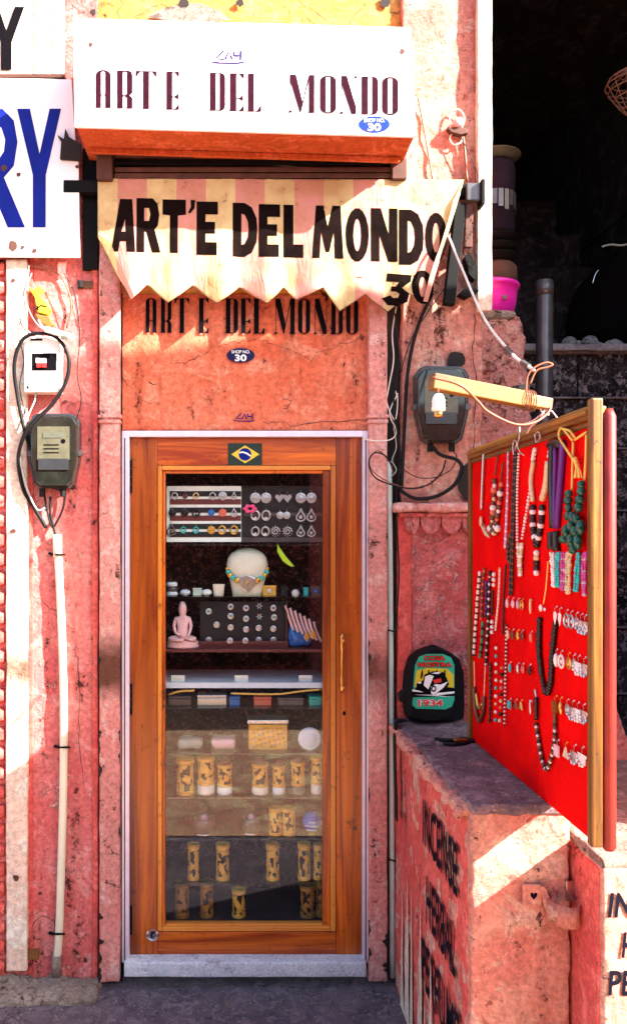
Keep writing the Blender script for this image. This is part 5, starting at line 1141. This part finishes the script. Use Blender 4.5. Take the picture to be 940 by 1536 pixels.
def flatear(px, py, kind, mat, label, r):
    t = thing('earring', label, 'earring', W(px, py+r, .105), GI); y = .109; s = 1/sc(y); c = W(px, py, y); m = MB()
    MB().tube([W(px, py-r-3.5, .111), W(px, py-r*.9, .106)], .0008, 5).build('hook', M['silver'], t)
    if kind == 'disc':
        m.lathe(c, [(r*s, 0), (r*s, .0015), (r*.82*s, .002), (r*.8*s, .0008), (r*.5*s, .0008), (r*.45*s, .002), (r*.02*s, .003)], 18, 'y')
        for k in range(8): a = k*.785; m.ball(c+Vector((r*.65*s*math.cos(a), -.0015, r*.65*s*math.sin(a))), r*.14*s, 6, 4)
    elif kind == 'heart': m.slab([(px, py+r*1.1), (px-r, py-r*.2), (px-r*.8, py-r*.8), (px-r*.3, py-r*.8), (px, py-r*.4), (px+r*.3, py-r*.8), (px+r*.8, py-r*.8), (px+r, py-r*.2)], y-.002, y)
    elif kind == 'ring':
        pts = [c+Vector((r*.85*s*math.cos(a), 0, r*s*math.sin(a))) for a in [2*math.pi*k/16 for k in range(17)]]; m.tube(pts, r*.24*s, 6, False); m.ball(c+Vector((0, 0, -r*.6*s)), r*.35*s, 8, 5, 1, .4)
    elif kind == 'drop':
        P0 = [(0, 1.3), (.35, .5), (.8, -.2), (.75, -.8), (0, -1.15), (-.75, -.8), (-.8, -.2), (-.35, .5), (0, 1.3)]; m.tube(crom([c+Vector((u*r*s, 0, v*r*s)) for u, v in P0], 3), r*.2*s, 6, False); m.ball(c+Vector((0, 0, -r*.35*s)), r*.4*s, 8, 5, 1, .4)
    elif kind == 'spiral':
        m.tube([c+Vector((r*s*(1-k/30)*math.cos(k*.42), 0, r*s*(1-k/30)*math.sin(k*.42))) for k in range(26)], r*.15*s, 5, False)
        for k in range(12): a = k*.5236; m.ball(c+Vector((r*1.1*s*math.cos(a), 0, r*1.1*s*math.sin(a))), r*.14*s, 5, 4)
    m.build('pendant', M[mat], t, smooth=kind in ('ring', 'drop', 'spiral'))
for y, rn, its in ((747, 'top', [(383, 'disc', 8), (399, 'disc', 8), (419, 'heart', 6.5), (431, 'heart', 6.5), (451, 'disc', 8), (467, 'disc', 8)]),
                   (773, 'middle', [(383, 'ring', 7), (399, 'ring', 7), (420, 'disc', 5.5), (430, 'disc', 5.5), (451, 'drop', 7.5), (467, 'drop', 7.5)]),
                   (797, 'bottom', [(383, 'ring', 6.5), (398, 'ring', 6.5), (413, 'spiral', 6.5), (431, 'spiral', 6.5), (451, 'drop', 6.5), (467, 'drop', 6.5)])):
    for i, (x, kd, r) in enumerate(its): flatear(x, y, kd, 'silver', 'silver %s earring, %s in the %s row on the black velvet board' % ({'disc': 'filigree disc', 'heart': 'heart', 'ring': 'hoop', 'drop': 'teardrop', 'spiral': 'spiral'}[kd], ORD[i], rn), r)
for y, rn, its in ((744, 'top', [(262, 'ring', 'silver', 5), (278, 'disc', 'brownbead', 4), (294, 'ring', 'cream', 4.5), (319, 'ring', 'silver', 5), (334, 'disc', 'silver', 6.5), (351, 'drop', 'silver', 4.5)]),
                   (769, 'middle', [(259, 'disc', 'blackbead', 6), (277, 'disc', 'blackbead', 6), (294, 'ring', 'blackbead', 6), (317, 'disc', 'coin_blue', 5), (334, 'disc', 'coral', 6), (351, 'drop', 'silver', 5)]),
                   (795, 'bottom', [(257, 'drop', 'pipe', 7), (275, 'ring', 'turq', 4.5), (294, 'ring', 'turq', 4.5), (317, 'disc', 'gold', 6), (333, 'ring', 'gold', 6), (351, 'ring', 'gold', 6)])):
    for i, (x, kd, mt, r) in enumerate(its): flatear(x, y, kd, mt, '%s %s earring, %s in the %s row on the white slotted tray' % ({'silver': 'silver', 'brownbead': 'brown', 'cream': 'cream', 'blackbead': 'black', 'coin_blue': 'blue', 'coral': 'coral', 'pipe': 'dark', 'turq': 'turquoise', 'gold': 'gilt'}[mt], {'disc': 'disc', 'ring': 'hoop', 'drop': 'drop'}[kd], ORD[i], rn), r)
# bust with necklace
bu = thing('necklace_bust', 'cream necklace bust on the second shelf behind the glass', 'bust', on(371, 895))
c = on(371, 895, .17); s = 1/sc(.17)
prof = [(22, 0), (23, 6), (26, 22), (30, 36), (31, 46), (29, 56), (24, 63), (14, 69), (4, 71)]
o = MB().lathe(c, [(r*s, h*s) for r, h in prof], 28).build('torso', M['creamstone'], bu, smooth=True)
for v_ in o.data.vertices: v_.co.y = c.y+(v_.co.y-c.y)*.55
nk = thing('necklace', 'gold and turquoise collar necklace with a shield pendant round the bust', 'necklace', on(371, 895, .13), 'necklaces behind the glass')
m = MB(); n_ = 12
for k in range(n_+1):
    a = math.pi*k/n_; x = 371+30*math.cos(math.pi-a); y = 853+20*math.sin(a); p = W(x, y, .17-.03*math.sin(a)-.022); m.mi = k % 2; m.ball(p, .0085+.004*math.sin(a), 8, 6, 1, .6, 1); m.mi = 0; m.ball(p+Vector((0, -.005, -.009)), .005, 6, 4)
m.build('collar', [M['gold'], M['turq']], nk, smooth=True)
MB().slab([(359, 868), (371, 862), (384, 868), (381, 880), (371, 890), (361, 880)], .112, .122).build('shield', M['silver'], nk, bevel=.003)
m = MB()
for k in range(8): m.ball(W(371+7*math.cos(k*.785), 875+7*math.sin(k*.785), .111), .0035, 6, 4)
m.ball(W(371, 875, .110), .006, 8, 6); m.build('shield_stones', M['gold'], nk, smooth=True)
# small things on the second shelf
GS = 'small things on the second shelf'
for px, w, h, mt, lab in ((258, 17, 20, 'pipe', 'stack of small dark round tins at the left end of the second shelf'), (328, 18, 17, 'card', 'pale cup beside the necklace bust')):
    t = thing('tin_stack' if px == 258 else 'cup', lab, 'tins' if px == 258 else 'cup', on(px, 895)); c = on(px, 895); s = 1/sc(YI)
    if px == 258:
        for k in range(3): MB().lathe(c+Vector((0, 0, k*7*s)), [(7.5*s, 0), (8.5*s, 1*s), (8.5*s, 5*s), (7*s, 6.2*s)], 16).build('tin', M['pipe' if k % 2 else 'shelf_edge'], t, smooth=True)
    else: MB().lathe(c, [(7*s, 0), (7.5*s, 2*s), (9*s, 16*s), (9.4*s, 17*s), (8.4*s, 17*s), (6.4*s, 3*s)], 18).build('body', M['card'], t, smooth=True)
for i, (px, r, mt, lab) in enumerate(((278, 8, 'shelf_edge', 'pale rounded stone left of the green box'), (310, 8, 'tray_white', 'pale green stone near the cup'), (443, 6, 'pearl', 'white stone ball on the second shelf right of the bust'))):
    tag(MB().ball(on(px, 895)+Vector((0, 0, r*.6/sc(YI))), r/sc(YI), 12, 8, 1, 1, .62 if px != 443 else 1).build('polished_stone', M[mt], None, smooth=True), lab, 'stone', GS)
for px, w, h, mt, lab in ((296, 13, 11, 'pvc_green', 'small pale green box between two stones'), (404, 20, 15, 'carved', 'small inlaid box right of the necklace bust'), (427, 10, 14, 'tray_black', 'narrow black box on the second shelf'), (459, 7, 12, 'turq', 'small turquoise box on the second shelf'), (474, 15, 14, 'pipe', 'dark box with a blue disc at the right end of the second shelf')):
    t = thing('trinket_box', lab, 'box', on(px, 895), GS); c = on(px, 895); s = 1/sc(YI); MB().box(c.x-w/2*s, c.x+w/2*s, c.y, c.y+.03, c.z, c.z+h*.75*s).build('box', M[mt], t, bevel=.002); MB().box(c.x-w/2*s-.001, c.x+w/2*s+.001, c.y-.001, c.y+.031, c.z+h*.77*s, c.z+h*s).build('lid', M[mt], t, bevel=.002)
    if px in (404, 474): MB().lathe((c.x, c.y-.001, c.z+h*.45*s), [(.009, 0), (.009, .002), (.002, .003)], 14, 'y').build('disc', M['coin_blue' if px == 474 else 'pearl'], t, smooth=True)
# seated statuette
bs = thing('seated_statuette', 'pink white stone statuette sitting cross legged on the third shelf', 'statuette', on(274, 974, .14))
c = on(274, 974, .14); s = 1/sc(.14)
m = MB().lathe(c, [(24*s, 0), (25*s, 3*s), (23*s, 7*s), (24*s, 9*s), (22*s, 11*s)], 22); o = m.build('base', M['pinkstone'], bs, smooth=True)
for v_ in o.data.vertices: v_.co.y = c.y+(v_.co.y-c.y)*.5
sk = bpy.data.meshes.new('figure'); J = [((0,0,17),(9,7)),((0,0,30),(9.5,6.5)),((0,0,42),(11,6.5)),((0,0,48.5),(4,4)),((0,0,53),(8.2,8.2)),((0,0,60),(8.6,8.6)),((0,0,65.5),(6.5,6.5)),((0,0,70),(3.4,3.4)),
     ((-10,0,44),(4,4)),((-13,-1,33),(3.6,3.4)),((-10,-7,23),(3,3)),((-3,-10,20),(2.6,2.6)),((10,0,44),(4,4)),((13,-1,33),(3.6,3.4)),((11,-6,24),(3,3)),((8,-10,18),(2.6,2.6)),
     ((-12,-4,15),(6,5.5)),((-20,-8,14),(5,4.5)),((-6,-13,13.5),(4,3.5)),((4,-14,13),(3.2,3)),((12,-4,15),(6,5.5)),((20,-8,14),(5,4.5)),((8,-12,14),(4,3.5))]
E_ = [(0,1),(1,2),(2,3),(3,4),(4,5),(5,6),(6,7),(2,8),(8,9),(9,10),(10,11),(2,12),(12,13),(13,14),(14,15),(0,16),(16,17),(17,18),(18,19),(0,20),(20,21),(21,22)]
sk.from_pydata([tuple(c+Vector((x*s, y*s, z*s))) for (x, y, z), r in J], E_, [])
o = link('figure', sk, bs); sk.materials.append(M['pinkstone']); md = o.modifiers.new('skin', 'SKIN')
for i, (p, r) in enumerate(J): sk.skin_vertices[0].data[i].radius = (r[0]*s*.85, r[1]*s*.85)
sk.skin_vertices[0].data[0].use_root = True; o.modifiers.new('sub', 'SUBSURF').levels = 1; o.modifiers['sub'].render_levels = 1; md.use_smooth_shade = True
# ring board
rbd = thing('brooch_board', 'black velvet board with rows of round silver brooches on the third shelf', 'display board', W(372, 970, .17))
MB().rbox(300, 902, 428, 968, .165, .18).build('panel', M['tray_black'], rbd, bevel=.002)
MB().rbox(296, 962, 432, 975, .14, .16).build('tray_front', M['tray_red'], rbd, bevel=.002); MB().rbox(428.5, 902, 431, 966, .15, .18).build('edge', M['terracotta'], rbd)
GB = 'silver brooches on the velvet board'
for i, (x, y) in enumerate(((313, 917), (325, 937), (313, 960), (346, 910), (346, 924), (346, 941), (345, 961), (369, 912), (369, 928), (369, 944), (368, 961), (389, 909), (389, 925), (388, 942), (388, 960), (410, 912), (411, 926), (410, 943), (410, 960))):
    star = x == 389 and y != 942; yb_ = .164 if y < 961 else .139
    m = MB(); c = W(x, y, yb_); r = 4.6/sc(.16)
    if star: m.slab([(x+(5.5 if k % 2 == 0 else 2.4)*math.cos(k*.5236), y+(5.5 if k % 2 == 0 else 2.4)*math.sin(k*.5236)) for k in range(12)], yb_-.003, yb_)
    else: m.lathe(c, [(r, 0), (r, .002), (r*.75, .003), (r*.7, .0015), (r*.4, .0015), (r*.3, .003), (r*.02, .004)], 16, 'y')
    t = thing('brooch', '%s brooch, %s down in the %s column of the velvet board' % ('silver star' if star else 'round silver', ['first', 'second', 'third', 'fourth'][([0,1,2,0,1,2,3,0,1,2,3,0,1,2,3,0,1,2,3])[i]], ORD[([0,0,0,1,1,1,1,2,2,2,2,3,3,3,3,4,4,4,4])[i]]), 'brooch', c, GB)
    m.build('rim', M['silver'], t); MB().ball(W(x, y, yb_-.003), r*.38, 8, 5, 1, .4).build('stone', M[['turq', 'pearl', 'lilac', 'coin_blue'][i % 4]], t, smooth=True)
# right end of the third shelf
pile = thing('cloth_bundle', 'blue and pale cloth bundle at the right end of the third shelf', 'cloth', on(450, 974))
m = plaster_px(432, 938, 468, 972, .16, .24, res=.012, r=.02, amp=.012, freq=30, seed=80); m.build('blue_cloth', M['coin_blue'], pile, smooth=True)
m = MB()
for k in range(7): x = 428+k*7; m.tube(crom(pxs([(x, 908+k*4), (x+5, 925+k*4), (x+12, 945+k*3)], .155-.004*(k % 3)), 5), .006, 6)
m.build('fringe', M['pinkstone'], pile, smooth=True)
for i, (x, y) in enumerate(((460, 955), (470, 952))): tag(MB().slab([(x, y-8), (x+5, y), (x, y+8), (x-5, y)], .135, .142).build('diamond_pendant', M['gold'], None, bevel=.002), 'gilt diamond pendant leaning on the blue cloth, %s of two' % ('left' if i == 0 else 'right'), 'pendant', 'diamond pendants')
bird = MB(); bird.slab([(416, 815), (420, 822), (428, 834), (442, 850), (436, 850), (424, 842), (416, 828)], .105, .115); o = bird.build('hanging_leaf', M['c_lime'], None, bevel=.004); tag(o, 'lime green paper leaf hanging behind the glass', 'ornament')
fo = thing('cloth_flower', 'pink cloth flower between the two earring trays', 'flower', W(374, 770, .1))
for k in range(6): a = k*1.047; MB().ball(W(375+7*math.cos(a), 763+4.5*math.sin(a), .10), .009, 8, 6, 1.2, .5, .8).build('petal', M['c_pink'], fo, smooth=True)
# cards on the white shelf
for i, x in enumerate((267, 362, 458)): tag(MB().rbox(x-10, 1013, x+10, 1023.4, .12, .122).build('price_card', M['card'], None), 'blank white card on the bluish shelf, %s of three' % ['left', 'middle', 'right'][i], 'card', 'white cards on the bluish shelf')
m = MB(); m.tube(crom(pxs([(252, 1042), (270, 1037), (292, 1036)], .088), 5), .005, 6); tag(m.build('chain_strand', M['gold'], None, smooth=True), 'short gilt chain below the bluish shelf at left', 'chain', 'gilt chains')
m = MB(); m.tube(crom(pxs([(346, 1040), (380, 1041), (420, 1041), (450, 1037), (484, 1034)], .088), 5), .005, 6); tag(m.build('chain_strand', M['gold'], None, smooth=True), 'long gilt chain below the bluish shelf', 'chain', 'gilt chains')
SHELF[1062] = zs(1062, .11); MB().box(xa, xb, .11, .42, SHELF[1062]-.006, SHELF[1062]).build('shelf', M['shelfglass'], sh, bevel=.001)
for px, w, h, mt, lab in ((270, 34, 15, 'pipe', 'dark flat box under the bluish shelf at left'), (318, 44, 16, 'silver', 'grey metal box under the bluish shelf'), (352, 16, 14, 'coin_blue', 'small blue pouch under the bluish shelf'), (394, 26, 13, 'coral', 'red pouch with turquoise spots under the bluish shelf'), (436, 38, 12, 'pipe', 'grey tray under the bluish shelf'), (473, 18, 14, 'turq', 'teal pouch under the bluish shelf at right')):
    t = thing('trinket_box', lab, 'box', on(px, 1062), 'boxes under the bluish shelf'); c = on(px, 1062); s = 1/sc(YI)
    MB().box(c.x-w/2*s, c.x+w/2*s, c.y, c.y+.06, c.z, c.z+h*.7*s).build('box', M[mt], t, bevel=.003); MB().box(c.x-w/2*s-.001, c.x+w/2*s+.001, c.y-.001, c.y+.061, c.z+h*.72*s, c.z+h*s).build('lid', M[mt], t, bevel=.003)
fbx = thing('filigree_box', 'embossed brass casket on the glass shelf below', 'box', on(402, 1130))
c = on(402, 1130); s = 1/sc(YI); MB().box(c.x-29*s, c.x+29*s, c.y, c.y+.1, c.z, c.z+38*s).build('casket', M['carved'], fbx, bevel=.003); MB().box(c.x-31*s, c.x+31*s, c.y-.004, c.y+.104, c.z+39*s, c.z+45*s).build('lid', M['silver'], fbx, bevel=.003)
for k in range(30): m = MB().ball((c.x+(-24+48*((k*7) % 30)/29)*s, c.y, c.z+(5+28*((k*11) % 30)/29)*s), .0055, 8, 4, 1, .6, 1); m.build('boss', M['gold' if k % 3 else 'silver'], fbx, smooth=True)
gd = on(464, 1130); t = thing('glass_dish', 'round glass dish standing on edge at the right of the casket', 'dish', gd); MB().lathe(gd+Vector((0, 0, 17/sc(YI))), [(17*s, 0), (17.5*s, .004), (15*s, .008), (12*s, .004), (11*s, .006), (2*s, .004)], 24, 'y').build('disc', M['shelf_edge'], t, smooth=True)
for px, lab in ((285, 'grey green folded cloth left of the casket'), (335, 'second folded cloth beside the casket')): 
    c = on(px, 1130); tag(plaster_box(c.x-.05, c.x+.05, c.y, c.y+.09, c.z, c.z+.04, res=.012, r=.014, amp=.006, freq=22, seed=px).build('folded_cloth', M['cable_grey' if px == 285 else 'pinkstone'], None, smooth=True), lab, 'cloth', 'folded cloths by the casket')

def carved(px, shelf, h, w, mat, label, group, seed, base=None, y=YI, lid=False):
    c = on(px, shelf, y); s = 1/sc(y); H = h*s; R = w/2*s; t = thing('carved_holder', label, 'carving', c, group); b = 0
    if base: MB().lathe(c, [(R*1.02, 0), (R*1.08, H*.04), (R*1.05, H*.24), (R*.9, H*.27)], 18).build('base', M[base], t, smooth=True); b = H*.272
    n = 26; prof = [(R*(1. if .12 < j/n < .86 else (1.12 if j/n >= .86 else 1.08)), b+(H-b)*j/n) for j in range(n+1)]; prof[-1] = (R*.8, H)
    nu = 30; shell = MB()
    def hole(k, j):
        v = (j+.5)/n; a_ = 2*math.pi*(k+.5)/nu
        if v < .12 or v > .86: return False
        return noise.noise(Vector((math.cos(a_)*1.15+seed*3.7, math.sin(a_)*1.15, v*H/R*.85))*(1.2+.5*((seed*37) % 7)/7)) < -.06+.05*((seed*13) % 5)/5
    for r_o, flip in ((1., 1), (.84, -1)):
        ring = [[Vector((c.x+pr*r_o*math.cos(2*math.pi*k/nu), c.y+pr*r_o*math.sin(2*math.pi*k/nu), c.z+ph)) for k in range(nu)] for pr, ph in prof]
        for j in range(n):
            for k in range(nu):
                if not hole(k, j): shell.add([ring[j][k], ring[j][(k+1) % nu], ring[j+1][(k+1) % nu], ring[j+1][k]], [(0, 1, 2, 3)])
                elif r_o == 1.:                            # the cut walls of each opening
                    for (k2, j2, ea, eb) in ((k+1, j, (j, k+1), (j+1, k+1)), (k-1, j, (j, k), (j+1, k)), (k, j+1, (j+1, k), (j+1, k+1)), (k, j-1, (j, k), (j, k+1))):
                        if not hole(k2 % nu, j2):
                            A_, B_ = ring[ea[0]][ea[1] % nu], ring[eb[0]][eb[1] % nu]; cc = Vector((c.x, c.y, 0)); A2 = Vector((c.x+(A_.x-c.x)*.84, c.y+(A_.y-c.y)*.84, A_.z)); B2 = Vector((c.x+(B_.x-c.x)*.84, c.y+(B_.y-c.y)*.84, B_.z)); shell.add([A_, B_, B2, A2], [(0, 1, 2, 3)])
    if lid: MB().lathe(c+Vector((0, 0, H*1.02)), [(R*.95, 0), (R*1.0, R*.25), (R*.7, R*.6), (R*.25, R*.75), (R*.25, R*.9), (R*.1, R*1.)], 16).build('lid', M['brownbead'], t, smooth=True)
    shell.build('carving', M[mat], t); MB().lathe(c, [(R*.5, b+.001), (R*.5, H*.95)], 12).build('core', M['interior'], t)
    MB().lathe(c, [(R*1.14, H*1.0005), (R*1.16, H*1.012), (R*.9, H*1.02), (R*.85, H*.985)], 18).build('rim', M[mat], t, smooth=True)
G1 = 'carved wooden holders on the glass shelves'
for i, (x, h, w, b) in enumerate(((278, 53, 25, None), (309, 55, 24, 'card'), (337, 44, 21, 'tray_white'), (390, 45, 23, 'card'), (418, 42, 18, 'tray_white'), (447, 48, 20, 'pipe'), (475, 56, 17, 'card'))):
    carved(x, 1196, h, w, 'carved', 'yellow carved wooden holder, %s from the left on the brightest shelf' % ORD[i], G1, i+1, b, lid=i in (2, 3, 4, 5))
for i, (x, h, w) in enumerate(((290, 52, 17), (334, 52, 19), (409, 53, 19), (456, 53, 18), (477, 52, 14))):
    carved(x, 1326, h, w, 'carved', 'brown carved wooden holder, %s from the left on the second lowest shelf' % ORD[i], G1, i+11)
for i, (x, h, w) in enumerate(((273, 50, 21), (310, 52, 19), (358, 40, 19), (461, 46, 21), (481, 52, 14))):
    carved(x, 1384, h, w, 'carved_dark' if i != 2 else 'carved', '%s carved wooden holder, %s from the left on the lowest shelf' % ('short bright' if i == 2 else 'dark', ORD[i]), G1, i+21)
for i, x in enumerate((413, 433)): carved(x, 1258, 40, 19, 'carved', 'gilt carved figure left of the blue globe, %s of two' % ['left', 'right'][i], G1, i+31)
for i, (x, w) in enumerate(((306, 34), (377, 28))):
    c = on(x, 1258); s = 1/sc(YI); t = thing('dark_bowl', 'dark bowl with a silver rim, %s of the two above the carved holders' % ['left', 'right'][i], 'bowl', c, 'dark bowls'); MB().lathe(c, [(w*.25*s, 0), (w*.42*s, 5*s), (w*.5*s, 16*s), (w*.47*s, 24*s), (w*.40*s, 25*s), (w*.3*s, 6*s)], 22).build('bowl', M['pipe'], t, smooth=True); MB().lathe(c, [(w*.52*s, 3*s), (w*.54*s, 4*s), (w*.52*s, 5*s)], 22, cap=False).build('rim', M['chrome'], t, smooth=True); MB().ball(c+Vector((0, 0, 24*s)), 6*s, 10, 8).build('stone', M['lilac'], t, smooth=True)
c = on(468, 1258); t = thing('blue_globe', 'blue enamel globe with white pattern beside the gilt figures', 'globe', c); s = 1/sc(YI)
MB().lathe(c, [(7*s, 0), (7*s, 2*s), (4*s, 5*s)], 14).build('foot', M['gold'], t, smooth=True); MB().ball(c+Vector((0, 0, 19*s)), 15*s, 20, 14).build('sphere', M['coin_blue'], t, smooth=True)
m = MB()
for (x0, x1, yy) in ((458, 478, 1240), (461, 475, 1247), (463, 473, 1234)):
    P_ = []
    for k in range(7):
        x = x0+(x1-x0)*k/6; cc = c+Vector((0, 0, 19*s)); q = W(x, yy, YI-.04); dx, dz = q.x-cc.x, q.z-cc.z; rr = 15.3*s; P_.append(Vector((q.x, cc.y-math.sqrt(max(0, rr*rr-dx*dx-dz*dz)), q.z)))
    m.tube(P_, .0025, 5)
m.build('pattern', M['shelf_edge'], t)
